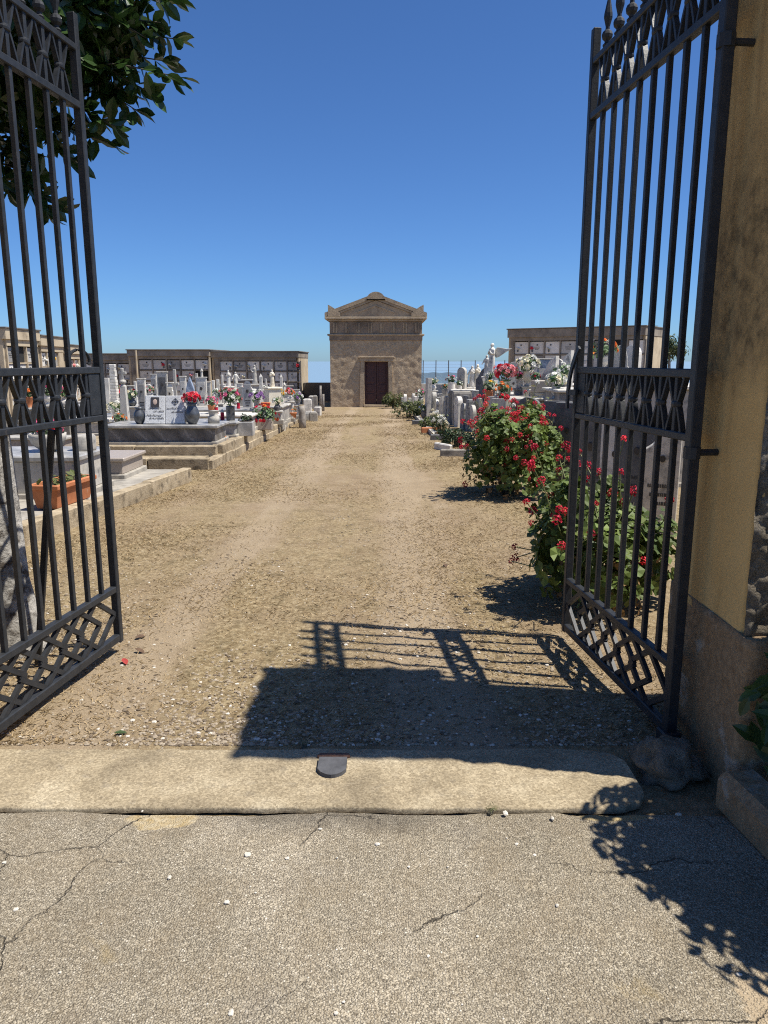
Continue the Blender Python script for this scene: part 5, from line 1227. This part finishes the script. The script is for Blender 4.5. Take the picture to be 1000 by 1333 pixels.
side = [  # (label, kind, px, top, y, thick m, width m, material, rz)
 ('white edge-on stone, farthest left in the right row', 'rect', 557, 492, 22.8, 0.13, .34, 'weathered_marble', 82),
 ('slim white edge-on headstone next to the farthest one', 'arch', 565, 510, 23.4, 0.13, .34, 'weathered_marble', 86),
 ('grey edge-on headstone with white flowers before it', 'rect', 571, 517, 23.0, 0.12, .34, 'lichen_stone', 84),
 ('short white edge-on headstone with a broken top', 'wave', 577, 515, 22.6, 0.14, .34, 'white_marble', 82),
 ('grey edge-on headstone in the middle of the right row', 'rect', 583, 516, 22.0, 0.12, .34, 'lichen_stone', 87),
 ('narrow dark edge-on headstone left of the curved white one', 'rect', 590, 508, 21.4, 0.13, .34, 'dark_headstone', 86),
 ('curved white headstone in the middle of the right row', 'arch', 597, 516, 20.2, 0.13, .34, 'white_marble', 78),
 ('lower arched grey headstone right of the curved white one', 'arch', 604, 525, 19.6, 0.12, .34, 'lichen_stone', 82),
 ('pale grey square headstone right of the arched one', 'rect', 612, 520, 18.9, 0.14, .34, 'lichen_stone', 84),
 ('broad grey headstone before the tall pointed one', 'rect', 620, 508, 19.6, 0.16, .34, 'lichen_stone', 86),
 ('tall dark pointed headstone below the angel', 'gothic', 629.5, 492, 19.2, 0.15, .34, 'dark_headstone', 74),
 ('low dark stone at the rear of the right row', 'rect', 586, 520, 24.6, 0.12, .34, 'dark_headstone', 87),
 ('white stone with a red flower on top, above the first geranium', 'rect', 652, 519, 13.0, .12, .42, 'weathered_marble', 62),
 ('dark arched headstone rising behind the first geranium', 'arch', 689, 517, 11.6, .11, .42, 'dark_headstone', 28),
 ('dark slab headstone left of the right gate stile', 'rect', 727, 522, 10.2, .10, .38, 'dark_headstone', 36),
 ('dark slab headstone touching the right gate stile', 'rect', 743, 524, 9.4, .12, .36, 'dark_headstone', 42),
 ('dark grey headstone with white edge seen through the gate', 'arch', 772, 540, 7.8, .09, .42, 'dark_headstone', 30),
 ('white weathered headstone between the right gate bars', 'rect', 806, 548, 7.2, .10, .30, 'white_marble', 40),
 ('grey slab headstone between the right gate bars', 'rect', 836, 540, 7.0, .10, .34, 'dark_headstone', 40),
 ('rough white broken headstone beside the ochre pillar', 'wave', 866, 548, 6.6, .12, .30, 'white_marble', 20),
 ('white square frame stone in front of the low pale wall', 'rect', 572, 500, 26.5, .10, .36, 'weathered_marble', 15),
 ('tall curved white stele left of the right gate stile', 'wave', 717, 463, 14.6, .09, .40, 'white_marble', 58),
 ('blue-grey polished stele below the curved white one', 'rect', 712, 468, 14.9, .08, .34, 'blue_marble', 20),
 ('white arched stele near the right gate stile', 'arch', 724, 466, 15.6, .10, .40, 'weathered_marble', 30),
 ('thin white leaning stele behind the gate handle', 'wave', 738, 456, 14.0, .08, .36, 'white_marble', 64),
 ('pale stele with photograph left of the blue-grey one', 'rect', 704, 477, 17.0, .10, .44, 'white_marble', 8),
 ('small grey arched stele left of the white and blue bouquet', 'arch', 670, 471, 18.0, .10, .30, 'weathered_marble', 12),
 ('second small grey arched stele behind the magenta flower', 'arch', 675, 472, 18.6, .10, .28, 'weathered_marble', 12),
 ('big white rounded stele seen through the right gate bars', 'shoulder', 806, 449, 11.6, .10, .36, 'weathered_marble', 18),
 ('white edge-on stele beside the big rounded one', 'arch', 824, 449, 11.9, .08, .3, 'white_marble', 60),
 ('white stele with arched niche beside the slim statues', 'arch', 602, 478, 21.9, .12, .27, 'weathered_marble', 40),
 ('grey rough stele between slim statues and angel', 'wave', 629, 476, 20.9, .14, .34, 'dark_headstone', 25),
]
for lab, kd, px, tp, y, th, w, mt, rz in side:
    headstone(lab, kd, px, tp, y, 0, mt, thick=th, rz=radians(-rz), base=0.0, w=w, plinth=False, photo=rz < 45, lean=U(-2, 2), group='headstones on the right')
for k_, (px, tp, y, th, w, mt, rz, kd) in enumerate(((561, 513, 23.8, .08, .3, 'weathered_marble', 88, 'rect'), (568.5, 519, 22.9, .08, .35, 'white_marble', 86, 'arch'), (574, 512, 23.6, .07, .3, 'weathered_marble', 76, 'rect'), (580, 522, 22.2, .09, .4, 'weathered_marble', 84, 'arch'),
        (586.5, 514, 21.8, .08, .4, 'white_marble', 86, 'rect'), (593.5, 522, 20.9, .08, .4, 'weathered_marble', 88, 'arch'), (608, 515, 20.4, .08, .4, 'dark_headstone', 76, 'rect'), (616, 527, 18.6, .09, .4, 'weathered_marble', 82, 'arch'),
        (624.5, 518, 18.9, .09, .4, 'weathered_marble', 85, 'rect'), (634, 520, 17.6, .10, .35, 'dark_headstone', 66, 'arch'), (642, 516, 16.8, .10, .35, 'weathered_marble', 66, 'rect'))):
    headstone(['narrow grey stone second from the far end of the right row', 'low rounded grey stone third from the far end of the right row', 'thin pale stone behind the short white broken one', 'low rounded stone below the dry brown flowers', 'grey stone directly under the crimson and white bunch', 'low rounded stone left of the curved white headstone',
               'dark stone between the arched and the square grey headstones', 'low rounded grey stone nearest the pale square one', 'grey stone between the broad one and the tall pointed one', 'low dark rounded stone right of the tall pointed headstone', 'pale edge-on stone left of the white stone with red flowers'][k_],
              kd, px, tp, y, 0, mt, thick=th, rz=radians(-rz), base=0.0, w=w, plinth=False, photo=False, lean=U(-3, 3), group='headstones on the right')
for k_, (px, tp, y) in enumerate(((524.5, 517, 29.2), (528, 513, 28.6), (533, 518, 28.0), (537.5, 512, 28.8), (541.5, 516, 27.4), (545.5, 513, 27.8))):
    headstone(['first slender white stake stone right of the chapel door', 'second slender white stake stone right of the chapel door', 'third slender white stake stone right of the chapel door', 'fourth slender white stake stone right of the chapel door', 'fifth slender white stake stone right of the chapel door', 'sixth slender white stake stone right of the chapel door'][k_],
              'arch' if k_ % 2 else 'rect', px, tp, y, 0, 'white_marble' if k_ % 3 else 'weathered_marble', thick=.11, rz=radians(-84), base=0.0, w=.26, plinth=False, photo=False, lean=U(-3, 3), group='slender stones near the chapel')
for lab, px, tp, y, ft, mt, ps, rz, wg in (
 ('white stone angel with spread wings above the right graves', 641, 447, 19.0, 488, 'white_marble', 'angel', -58, True),
 ('slim white statue right of the arched niche stele', 615, 476, 21.9, 504, 'white_marble', 'pray', -20, False),
 ('slim cream statue second right of the arched niche stele', 622, 474, 21.9, 504, 'ivory_stone', 'pray', -25, False),
 ('small white statue at the angel\'s left side', 634, 462, 20.4, 490, 'white_marble', 'open', -20, False),
 ('white figure left of the slim statues', 607, 484, 22.0, 505, 'white_marble', 'raise', 10, False)):
    statue(lab, px, tp, y, ft, mt, ps, radians(rz), ped_w=0.24 if wg else 0.18, wings=wg)
bqr = [
 ('red and salmon bouquet in a white vase below the angel', 658, 486, 15.0, .24, ['red', 'rose', 'rose'], 26, 'white_marble', .09),
 ('magenta ball of flowers left of the white and blue bouquet', 677, 489, 15.2, .10, ['magenta'], 14, 'white_marble', .08),
 ('white and pale blue bouquet in a tall cream vase', 688, 475, 15.0, .24, ['white', 'white', 'cream'], 22, 'ivory_stone', .12),
 ('small crimson bunch right of the tall cream vase', 697, 490, 14.6, .10, ['crimson'], 9, 'steel_grey', .07),
 ('big white flowers on the white-topped tomb', 724, 496, 12.6, .18, ['white', 'cream'], 22, 'white_marble', .08),
 ('dark green bouquet with small white flowers behind the gate handle', 731, 483, 13.6, .18, ['white'], 7, 'steel_grey', .09),
 ('white round flowers at the angel\'s feet', 639, 490, 17.6, .14, ['white'], 10, 'white_marble', .08),
 ('green plant with yellow flowers under the angel', 637, 503, 17.4, .18, ['yellow', 'cream'], 6, 'terracotta', .10),
 ('crimson and white bunch on the far slab tomb', 588, 494, 21.6, .16, ['crimson', 'pink', 'white'], 12, 'white_marble', .11),
 ('pale yellow flowers behind the farthest white stone', 565, 497, 24.0, .15, ['cream', 'white'], 8, 'white_marble', .08),
 ('dry brown flowers in a clay pot on the right row', 580, 504, 22.6, .13, ['orange', 'rose'], 6, 'weathered_marble', .10),
 ('white flower ball in a round vase at the far slab', 598, 499, 21.7, .10, ['white'], 8, 'white_marble', .08),
 ('red bunch on the white stone above the first geranium', 655, 517, 13.1, .10, ['crimson', 'red'], 9, 'white_marble', .06),
 ('orange pink bunch in a pot below the salmon bouquet', 655, 506, 14.3, .16, ['orange', 'rose'], 9, 'white_marble', .10),
 ('white rose bush bunch seen between the right gate bars', 786, 455, 11.0, .20, ['white', 'orange'], 8, 'white_marble', .09),
 ('white flowers by the far end of the right row', 548, 512, 26.0, .20, ['white', 'pink'], 10, 'weathered_marble', .10),
 ('white flower heads in the dark gap before the grey stones', 552, 545, 22.8, .16, ['white'], 7, 'dark_headstone', .10),
]
for lab, px, py, y, R, cols_, n, vm, rv in bqr:
    P_ = dp(px, py, y); hv = 0.20 if rv < .1 else 0.30; z0 = P_.z - hv - R * .45
    if z0 < gz(y) + 0.02: z0 = gz(y) + 0.0
    bouquet(lab, 'flowers', P_.x, y, z0, random.choice(['cone', 'urn', 'cylinder', 'jug']), hv, rv, vm, R, R * .45, cols_, n, R * .27, 60)
    if z0 > gz(y) + 0.15:
        stand_for(P_.x, y, z0, gz(y), ('pale stand under the ' + ' '.join(lab.split()[:9]))[:110])
o = MB().box((0, 0, 0.1), (0.34, 0.3, 0.22), ch=.015).build('box_planter', 'beige_granite'); P_ = dp(705, 504, 14.2); o.location = (P_.x, 14.2, P_.z - 0.08); tag(o, 'brown stone planter box right of the tall cream vase', 'planter')
stand_for(P_.x, 14.2, P_.z - 0.09, gz(14.2), 'pale stand under the brown stone planter box')

# ------------------------------------------------------------------ plants on the right
def bush(label, name, x, y, rx, ry, h, n, size, kind, mat, mat2, cat='shrub', group=None, n_obj=0, seed=1, zlow=0.12, cam_side=True, limbs=9):
    rg_ = random.Random(seed); z0 = gz(y)
    t = thing(name, label, cat, (x, y, z0), 0, group)
    f1, f2 = MB(), MB(); cnt = 0; pts = []
    lob = [(V(rg_.uniform(-.78, .78) * rx, rg_.uniform(-.78, .78) * ry, h * rg_.uniform(.25, .80)), rg_.uniform(.22, .50)) for _ in range(15)]
    while cnt < n:
        c_, s_ = rg_.choice(lob); d = V(rg_.gauss(0, 1), rg_.gauss(0, 1), rg_.gauss(0.15, 1)).normalized()
        r = rg_.uniform(0.25, 1.0) ** 0.45
        q = c_ + V(d.x * rx * s_, d.y * ry * s_, d.z * h * s_ * .85) * r
        if rg_.random() < .07: q = V(d.x * rx * .85, d.y * ry * .85, h * .4 + d.z * h * .4) * 1.0
        if q.z < zlow * h: continue
        nn_ = (d + V(rg_.uniform(-.6, .6), rg_.uniform(-.6, .6), rg_.uniform(0, .9)))
        sz = size * rg_.uniform(.45, 1.4); pts.append((q, nn_, sz, rg_.uniform(0, 6)))
        cnt += 1
    pts.sort(key=lambda e: (e[0].y * .9 + e[0].x * .3 - e[0].z * .35))
    me1 = [MB().add(*SH[kind]).mesh('leaf', m_) for m_ in (mat, mat2)]
    for i, (q, nn_, sz, sp_) in enumerate(pts):
        if i < n_obj: leaf_obj(me1[0 if rg_.random() < .65 else 1], t, q, nn_, sz, sp_)
        else: add_leaf(f1 if rg_.random() < .65 else f2, q, nn_, sz, kind, sp_)
    f3 = MB()
    if 'geranium' in name:   # withered leaves low in the bush, bare straggling shoots
        for k in range(160):
            d = V(rg_.gauss(0, 1), rg_.gauss(0, 1), 0).normalized(); add_leaf(f3, V(d.x * rx * rg_.uniform(.2, .95), d.y * ry * rg_.uniform(.2, .95), h * rg_.uniform(.02, .45)), d + V(0, 0, rg_.uniform(-.5, .8)), size * rg_.uniform(.4, .9), kind, rg_.uniform(0, 6))
    for mb, m_ in ((f1, mat), (f2, mat2), (f3, 'dead_leaf')):
        if mb.v: mb.build('foliage', m_, t)['kind'] = 'stuff'
    mb = MB()
    for k in range(limbs):
        an = rg_.uniform(0, 6.28); q = rg_.uniform(.3, .9)
        mb.tube([(0.05 * cos(an), .05 * sin(an), -.05), (rx * .35 * q * cos(an), ry * .35 * q * sin(an), h * .35), (rx * .75 * q * cos(an + .3), ry * .75 * q * sin(an + .3), h * .75)], [.018, .012, .006], 5)
    mb.build('stems', 'twig', t)['kind'] = 'stuff'
    return t, lob
def blooms(t, lob, rx, ry, h, n, size, cols_, seed, stem=(.03, .14), bias=V(-.35, -.5, .35)):
    rg_ = random.Random(seed); st = MB()
    for k in range(n):
        c_, s_ = rg_.choice(lob); d = (V(rg_.gauss(0, 1), rg_.gauss(0, 1), rg_.gauss(0.3, .8)).normalized() + bias * rg_.uniform(0, 1.4)).normalized()
        q = c_ + V(d.x * rx * s_, d.y * ry * s_, d.z * h * s_ * .85); L = rg_.uniform(*stem); e = q + (d + V(0, 0, .55)).normalized() * L
        if e.z < .08: e.z = .12
        st.tube([q - d * .12, q + V(0, 0, .01), e], .0038, 5, False)
        o = obj('flower_head', ros(rg_.choice(cols_), 'cluster'), t, e, (d + V(0, 0, .6)).to_track_quat('Z', 'Y').to_euler(), size * rg_.uniform(.7, 1.2))
    st.build('flower_stems', 'stem_green', t)['kind'] = 'stuff'
g1, l1 = bush('large red geranium bush on the right edge of the path, clear of the gate', 'geranium_bush', 1.53, 9.1, 0.64, 0.60, 1.05, 3000, 0.075, 'round', 'geranium_leaf', 'geranium_leaf_light', group='geranium bushes', n_obj=120, seed=3)
blooms(g1, l1, .62, .55, 1.02, 150, .042, ['red', 'crimson', 'red'], 5, (.03, .20), V(-.7, -.3, .5))
g2, l2 = bush('near red geranium bush behind the right gate leaf', 'geranium_bush', 1.45, 4.72, 0.44, 0.56, 0.86, 2500, 0.075, 'round', 'geranium_leaf', 'geranium_leaf_light', group='geranium bushes', n_obj=240, seed=8)
blooms(g2, l2, .44, .56, .86, 64, .038, ['red', 'crimson'], 6, (.06, .26), V(-.45, -.45, .8))
b3, l3 = bush('tall dry rose shrub between the two geraniums', 'rose_shrub', 2.15, 10.4, 0.42, 0.40, 1.30, 700, 0.075, 'ellipse', 'dry_shrub_leaf', 'shrub_leaf', group='shrubs among the right graves', n_obj=0, seed=12, limbs=14)
blooms(b3, l3, .42, .40, 1.3, 7, .035, ['crimson', 'white'], 9, (.03, .1))
P_ = gp(592, 586); b4, _ = bush('dark creeping plant in the white-edged bed on the right', 'creeping_plant', P_.x + .10, P_.y + .55, 0.40, 0.55, 0.42, 900, 0.07, 'ellipse', 'dark_shrub_leaf', 'dark_shrub_leaf', 'plant', 'shrubs among the right graves', 0, 14)
P_ = gp(530, 545); bush('rounded green shrub beside the chapel end of the path', 'low_shrub', P_.x + .05, P_.y + .4, .50, .55, .60, 900, .08, 'ellipse', 'shrub_leaf', 'dark_shrub_leaf', 'shrub', 'shrubs among the right graves', 0, 15)
P_ = gp(513, 532); bush('small green shrub at the foot of the chapel wall', 'low_shrub', P_.x, P_.y + .3, .50, .45, .62, 800, .09, 'ellipse', 'shrub_leaf', 'shrub_leaf', 'shrub', 'shrubs among the right graves', 0, 16)
P_ = gp(557, 560); bush('small yellow-green plant before the white flowers', 'low_plant', P_.x, P_.y + .2, .22, .22, .32, 300, .06, 'ellipse', 'geranium_leaf_light', 'shrub_leaf', 'plant', 'shrubs among the right graves', 0, 17)
P_ = gp(574, 566); b5, l5 = bush('plant with a dome of white flowers on the right edge', 'white_flower_plant', P_.x, P_.y + .2, .27, .25, .50, 350, .06, 'ellipse', 'dark_shrub_leaf', 'shrub_leaf', 'plant', 'shrubs among the right graves', 0, 18)
blooms(b5, l5, .27, .25, .50, 30, .055, ['white', 'white', 'cream'], 19, (.02, .06), V(-.1, -.3, .8))
# lavender-grey dry stems beside the far shrubs
P_ = gp(545, 541); bush('greyish dry plant right of the rounded green shrub', 'dry_plant', P_.x, P_.y, .35, .4, .5, 350, .07, 'blade', 'dry_shrub_leaf', 'shrub_leaf', 'plant', 'shrubs among the right graves', 0, 21)
# edging of the dark bed and loose boards
for k, (px, py, L, rz_) in enumerate(((577, 586, .55, 62), (592, 594, .52, 2), (548, 553, .5, 5), (560, 563, .45, -8), (572, 573, .4, 0))):
    P_ = gp(px, py); o = MB().box((0, 0, .05), (L, .09, .16), ch=.02).build('edging_stone', ['white_marble', 'grey_concrete', 'dark_headstone', 'terracotta', 'dark_headstone'][k]); o.location = P_; o.rotation_euler = (0, 0, radians(-rz_))
    tag(o, ['short white edging stone on the left of the dark creeping plant', 'pale edging stone in front of the dark creeping plant', 'dark board lying at the far right edge of the path', 'reddish low edging by the yellow-green plant', 'dark edging board before the white flower plant'][k], 'edging', 'edging pieces on the right of the path')
# low unseen-side grave kerb along the right row
kerb_run('rough low stone edging under the right row of headstones', ((1.12, 17.6), (0.98, 25.0)), (-0.1, -0.1), (0.05, 0.05), -0.12, 0.8, 'weathered_marble', 31)

# trees behind the right columbarium
def small_tree(label, px, py, y, R, h, mat, seed):
    P_ = dp(px, py, y); t = thing('tree', label, 'tree', (P_.x, y, gz(y)), 0, 'trees behind the right columbarium'); rg_ = random.Random(seed)
    c_ = V(0, 0, P_.z - gz(y)); mb = MB()
    for k in range(1100):
        d = V(rg_.gauss(0, 1), rg_.gauss(0, 1), rg_.gauss(0, 1)).normalized(); b_ = V(0.6 * sin(k % 7), .6 * cos(k % 7 * 2), .5 * sin(k % 7 * 3)) * R
        add_leaf(mb, c_ + b_ * .7 + d * R * .55 * rg_.uniform(.2, 1), d + V(0, 0, .4), .17, 'ellipse', rg_.uniform(0, 6))
    mb.build('crown', mat, t)['kind'] = 'stuff'
    MB().tube([(0, 0, -.2), (.05, 0, c_.z * .5), (0, 0, c_.z)], [.14, .10, .04], 8).build('trunk', 'bark', t, True)
small_tree('dark green tree top right of the tall columbarium', 856, 445, 38, 1.1, 3, 'dark_shrub_leaf', 3)
small_tree('lighter green tree between columbarium and ochre pillar', 872, 455, 40, 1.0, 3, 'shrub_leaf', 4)

# ------------------------------------------------------------------ shrub right of the road, climbing over the wall foot
t = thing('evergreen_shrub', 'dark evergreen shrub at the right edge, its shadow on the road', 'shrub', (1.80, 1.97, 0), 0)
rg_ = random.Random(44); f1 = MB(); k = 0
me_l = MB().add(*SH['ellipse']).mesh('leaf', 'ivy_leaf')
lobs = [(V(-.05, .02, .95), .46), (V(.3, -.1, 1.1), .5), (V(-.12, .10, 1.12), .42), (V(.1, -.30, .95), .46), (V(.5, .1, .9), .5), (V(-.06, -.18, .95), .46), (V(.15, -.48, .75), .42)]
while k < 11000:
    c_, s_ = rg_.choice(lobs); d = V(rg_.gauss(0, 1), rg_.gauss(0, 1), rg_.gauss(0, 1)).normalized(); q = c_ + d * s_ * rg_.uniform(.1, 1) ** .36
    if q.z < 0.05 or q.y > .42: q.y = min(q.y, .40); q.z = max(q.z, .06)
    add_leaf(f1, q, d + V(rg_.uniform(-.5, .5), rg_.uniform(-.5, .5), rg_.uniform(0, .9)), rg_.uniform(.06, .10), 'ellipse', rg_.uniform(0, 6)); k += 1
f1.build('foliage', 'ivy_leaf', t)['kind'] = 'stuff'
mb = MB()
for k in range(10):
    an = rg_.uniform(0, 6.28); mb.tube([(0, 0, -.02), (.15 * cos(an), .12 * sin(an), .4), (.35 * cos(an), .28 * sin(an), .95)], [.02, .014, .006], 6)
mb.build('stems', 'twig', t)['kind'] = 'stuff'
for k in range(190):   # leaves hanging round the pillar corner
    q = V(1.215 + .30 * rg_.random() ** .7, rg_.uniform(2.22, 2.395), rg_.uniform(.06, .68)) - V(1.80, 1.97, 0)
    if q.x + 1.80 < 1.215 + .14 * abs(q.z - .40) / .34: continue
    leaf_obj(me_l, t, q, V(rg_.uniform(-.9, .3), -1 + rg_.uniform(-.3, .5), rg_.uniform(0, 1.2)), rg_.uniform(.06, .11), rg_.uniform(0, 6))

# ------------------------------------------------------------------ evergreen tree at the left, trunk behind the gate leaf
TB = gp(14, 846); t = thing('evergreen_tree', 'glossy dark evergreen tree with pale mottled trunk behind the left gate leaf', 'tree', (TB.x, TB.y, 0), 0)
O_ = V(TB.x, TB.y, 0)
mb = MB(); pts = [(0.06, 0, -.1), (0.03, 0, .05), (0.0, 0, .4), (-.04, .02, .9), (-.03, .05, 1.4), (-.08, .12, 1.9), (-.18, .2, 2.5), (-.35, .3, 3.2), (-.45, .35, 4.2)]
o0 = len(mb.v); mb.tube(pts, [.21, .165, .14, .125, .12, .115, .11, .09, .05], 18)
mb.v = [tuple(V(*v) + V(mnoise.noise(V(*v) * 4.0) , mnoise.noise(V(*v) * 4.0 + V(9, 0, 0)), 0) * .045) for v in mb.v]
tr = mb.build('trunk', 'bark', t, True)
br = MB()
def limb(a, b_, r0, r1, n=5, sag=.05):
    a, b_ = V(*a), V(*b_); p_ = []
    for i in range(n + 1):
        f = i / n; q = a.lerp(b_, f); q = q + V(0.03 * sin(f * 7 + a.x), .03 * cos(f * 6), sag * sin(pi * f)); p_.append(q)
    br.tube(p_, [r0 + (r1 - r0) * i / n for i in range(n + 1)], 6); return p_
rg_ = random.Random(77)
crown, big = MB(), []
leaf_tree = MB().add(*SH['ellipse']).mesh('leaf', 'tree_leaf')
# dense crown
lobs = [(V(-.45, .35, 4.0), V(1.0, .9, 1.0)), (V(.05, .25, 3.35), V(.62, .6, .62)), (V(-.75, .2, 3.2), V(.8, .75, .7)), (V(.25, .15, 3.85), V(.62, .6, .6)), (V(-.15, .5, 3.0), V(.5, .5, .36)), (V(.36, .35, 3.6), V(.36, .42, .38)), (V(0.2, .9, 4.2), V(.8, .8, .8)), (V(-.28, .1, 2.92), V(.5, .4, .36)), (V(.40, .3, 3.12), V(.26, .3, .24)), (V(.5, .45, 3.3), V(.28, .3, .26)), (V(.15, .3, 3.1), V(.34, .34, .3)), (V(.30, .2, 3.2), V(.28, .3, .26))]
k = 0
while k < 7500:
    c_, s_ = rg_.choice(lobs); d = V(rg_.gauss(0, 1), rg_.gauss(0, 1), rg_.gauss(0, 1)).normalized(); r = rg_.uniform(.12, 1) ** .5
    q = c_ + V(d.x * s_.x, d.y * s_.y, d.z * s_.z) * r
    add_leaf(crown, q, d * .7 + V(rg_.uniform(-.7, .7), rg_.uniform(-.7, .7), rg_.uniform(0, 1)), rg_.uniform(.085, .135), 'ellipse', rg_.uniform(0, 6)); k += 1
crown.build('crown', 'tree_leaf', t)['kind'] = 'stuff'
# leafy twigs standing out against the sky: (start px,py) -> (end px,py) at depth y
tw = [((110, 60), (205, -8), 4.15), ((120, 70), (232, 62), 4.2), ((100, 100), (236, 112), 4.1), ((130, 95), (200, 135), 4.15), ((100, 150), (152, 178), 4.1), ((70, 180), (150, 200), 4.3), ((30, 200), (70, 300), 4.2), ((5, 225), (88, 285), 4.15), ((0, 200), (14, 262), 4.1),
      ((60, 160), (100, 225), 4.2), ((160, 40), (228, 8), 4.2), ((140, 100), (225, 92), 4.25), ((20, 170), (55, 245), 4.3), ((120, 20), (190, 60), 4.1), ((130, 120), (185, 160), 4.2), ((150, 60), (210, 40), 4.15), ((110, 130), (170, 130), 4.2)]
nl = 0; more = MB()
for (a, b_, y) in tw:
    A, B = dp(a[0] - 6, a[1] - 14, y + .1) - O_, dp(b_[0] - 10, b_[1] - 14, y) - O_
    p_ = limb(A, B, .006, .0025, 7, .02)
    for i in range(7, 0, -1):
        for j in range(5):
            base_ = p_[i - 1].lerp(p_[i], rg_.random()); dr = (p_[i] - p_[i - 1]).normalized()
            out = (dr * (1.4 if i == 7 and j < 2 else .6) + V(rg_.uniform(-1, 1), rg_.uniform(-1, 1), rg_.uniform(-1, .8))).normalized(); sz = rg_.uniform(.08, .125)
            nn_ = out.cross(V(rg_.uniform(-1, 1), rg_.uniform(-1, 1), rg_.uniform(-1, 1))).normalized()
            aa = out.cross(nn_).normalized(); nn_ = aa.cross(out)
            M = Matrix((aa, out, nn_)).transposed().to_4x4(); Mx = Matrix.Translation(base_ + out * sz * .55) @ M @ Matrix.Scale(sz, 4)
            if nl < 300 and (i > 3 or j < 1): o = obj('leaf', leaf_tree, t); o.matrix_local = Mx; nl += 1
            else: more.add([Mx @ V(*v) for v in SH['ellipse'][0]], SH['ellipse'][1])
more.build('twig_foliage', 'tree_leaf', t)['kind'] = 'stuff'
for c_, s_ in lobs[:6]: limb(V(-.15, .2, 2.4), c_, .05, .015, 6, .08)
br.build('branches', 'twig', t, True)['kind'] = 'stuff'

# ------------------------------------------------------------------ loose matter on the ground
rg_ = random.Random(5)
def scatter_stones(name, label, n, mat, sz, region, amp=.35):
    mb = MB()
    for k in range(n):
        x, y = region(rg_); s_ = sz * rg_.uniform(.35, 1.0) ** 1.3 * (1 + (y / 14)); z = ground_z(x, y) if y > 2.8 else 0.008 + 0.010 * mnoise.noise(V(x * 1.1, y * 1.3, 1))
        mb.blob((x, y, z + s_ * .12), (s_ * rg_.uniform(.7, 1.2), s_ * rg_.uniform(.7, 1.2), s_ * .5), k, amp, 1, 1.2)
    o = mb.build(name, mat); o['kind'] = 'stuff'; tag(o, label, 'stones'); return o
def on_path(r):
    while True:
        y = 2.80 + (r.random() ** 1.9) * 13; x = r.uniform(-2.75, 1.35)
        if mnoise.noise(V(x * 1.2, y * .8, 21)) + .22 * (3.6 - y) / 1 > r.uniform(-.5, .9): return x, y
scatter_stones('gravel', 'scattered pale gravel on the earth path', 5200, 'pebble', .010, on_path)
scatter_stones('white_gravel', 'scattered white pebbles on the earth path', 480, 'pebble_white', .010, on_path)
scatter_stones('dark_gravel', 'scattered brown stones on the earth path', 1600, 'pebble_dark', .011, on_path)
def on_road(r): return r.uniform(-1.7, 1.4), 2.34 - (r.random() ** 1.6) * 1.3
scatter_stones('road_gravel', 'few loose white stones on the asphalt road', 60, 'pebble_white', .0095, on_road)
def blades(name, label, n, mat, lo, hi, seed):
    r = random.Random(seed); mb = MB(); k = 0
    while k < n:
        y = 2.8 + (r.random() ** 1.5) * 24; x = r.uniform(-2.9, 1.6)
        e = abs(x + .6) / 2.0
        if mnoise.noise(V(x * .9, y * .7, 4)) * .9 + .45 * e < r.uniform(-.1, .75): continue
        z = ground_z(x, y); L = r.uniform(lo, hi) * (1 + y / 16); an = r.uniform(0, 6.28); w = L * .045 + .0012; el = r.uniform(0, .35) ** 1.0 * (1 if r.random() < .8 else 2)
        dx, dy, dz_ = cos(an) * L * cos(el), sin(an) * L * cos(el), L * sin(el); px_, py_ = -sin(an) * w, cos(an) * w
        mb.add([(x - px_, y - py_, z + .002), (x + px_, y + py_, z + .002), (x + dx * .6, y + dy * .6, z + .004 + dz_ * .8), (x + dx, y + dy, z + .003 + dz_)], [(0, 1, 2), (0, 2, 3)]); k += 1
    o = mb.build(name, mat); tag(o, label, 'grass', kind='stuff')
blades('cut_grass', 'dry cut grass strewn over the path', 42000, 'straw', .010, .036, 6)
blades('brown_grass', 'brown dry grass stalks strewn over the path', 32000, 'straw_dark', .010, .036, 7)
# fallen leaves
for k, (px, py, mt, lab) in enumerate(((182, 850, 'dry_leaf', 'dark fallen leaf near the tip of the left gate leaf'), (183, 831, 'dry_leaf', 'dark fallen leaf just beyond the left gate leaf tip'), (163, 865, 'red_leaf', 'red fallen leaf beside the left gate leaf'), (158, 957, 'ivy_leaf', 'green fallen leaf near the threshold'), (580, 738, 'dry_leaf', 'brown fallen leaf in the middle of the path'))):
    P_ = gp(px, py); mb = MB(); add_leaf(mb, V(0, 0, .012), V(.2, -.1, 1), .07 if k != 3 else .05, 'ellipse', k * 1.3); o = mb.build('fallen_leaf', mt); o.location = (P_.x, P_.y, ground_z(P_.x, P_.y)); tag(o, lab, 'leaf')
# weeds along the kerb and threshold joints
for k, (px, py, dz_, lab) in enumerate(((225, 624, 0, 'tiny weed at the foot of the near left kerb'), (192, 632, 0, 'second tiny weed by the near left kerb'), (640, 1056, -.1, 'tuft of weed in the joint before the threshold'), (395, 972, 0, 'thin weed behind the threshold beside the gate stop'))):
    P_ = gp(px, py); tuft(lab, 'weed', P_.x, P_.y, ground_z(P_.x, P_.y), .05 if k < 2 else .03, .05 if k < 2 else .006, 40, 'shrub_leaf', .03 if k < 2 else .014, 'blade', 'small weeds')
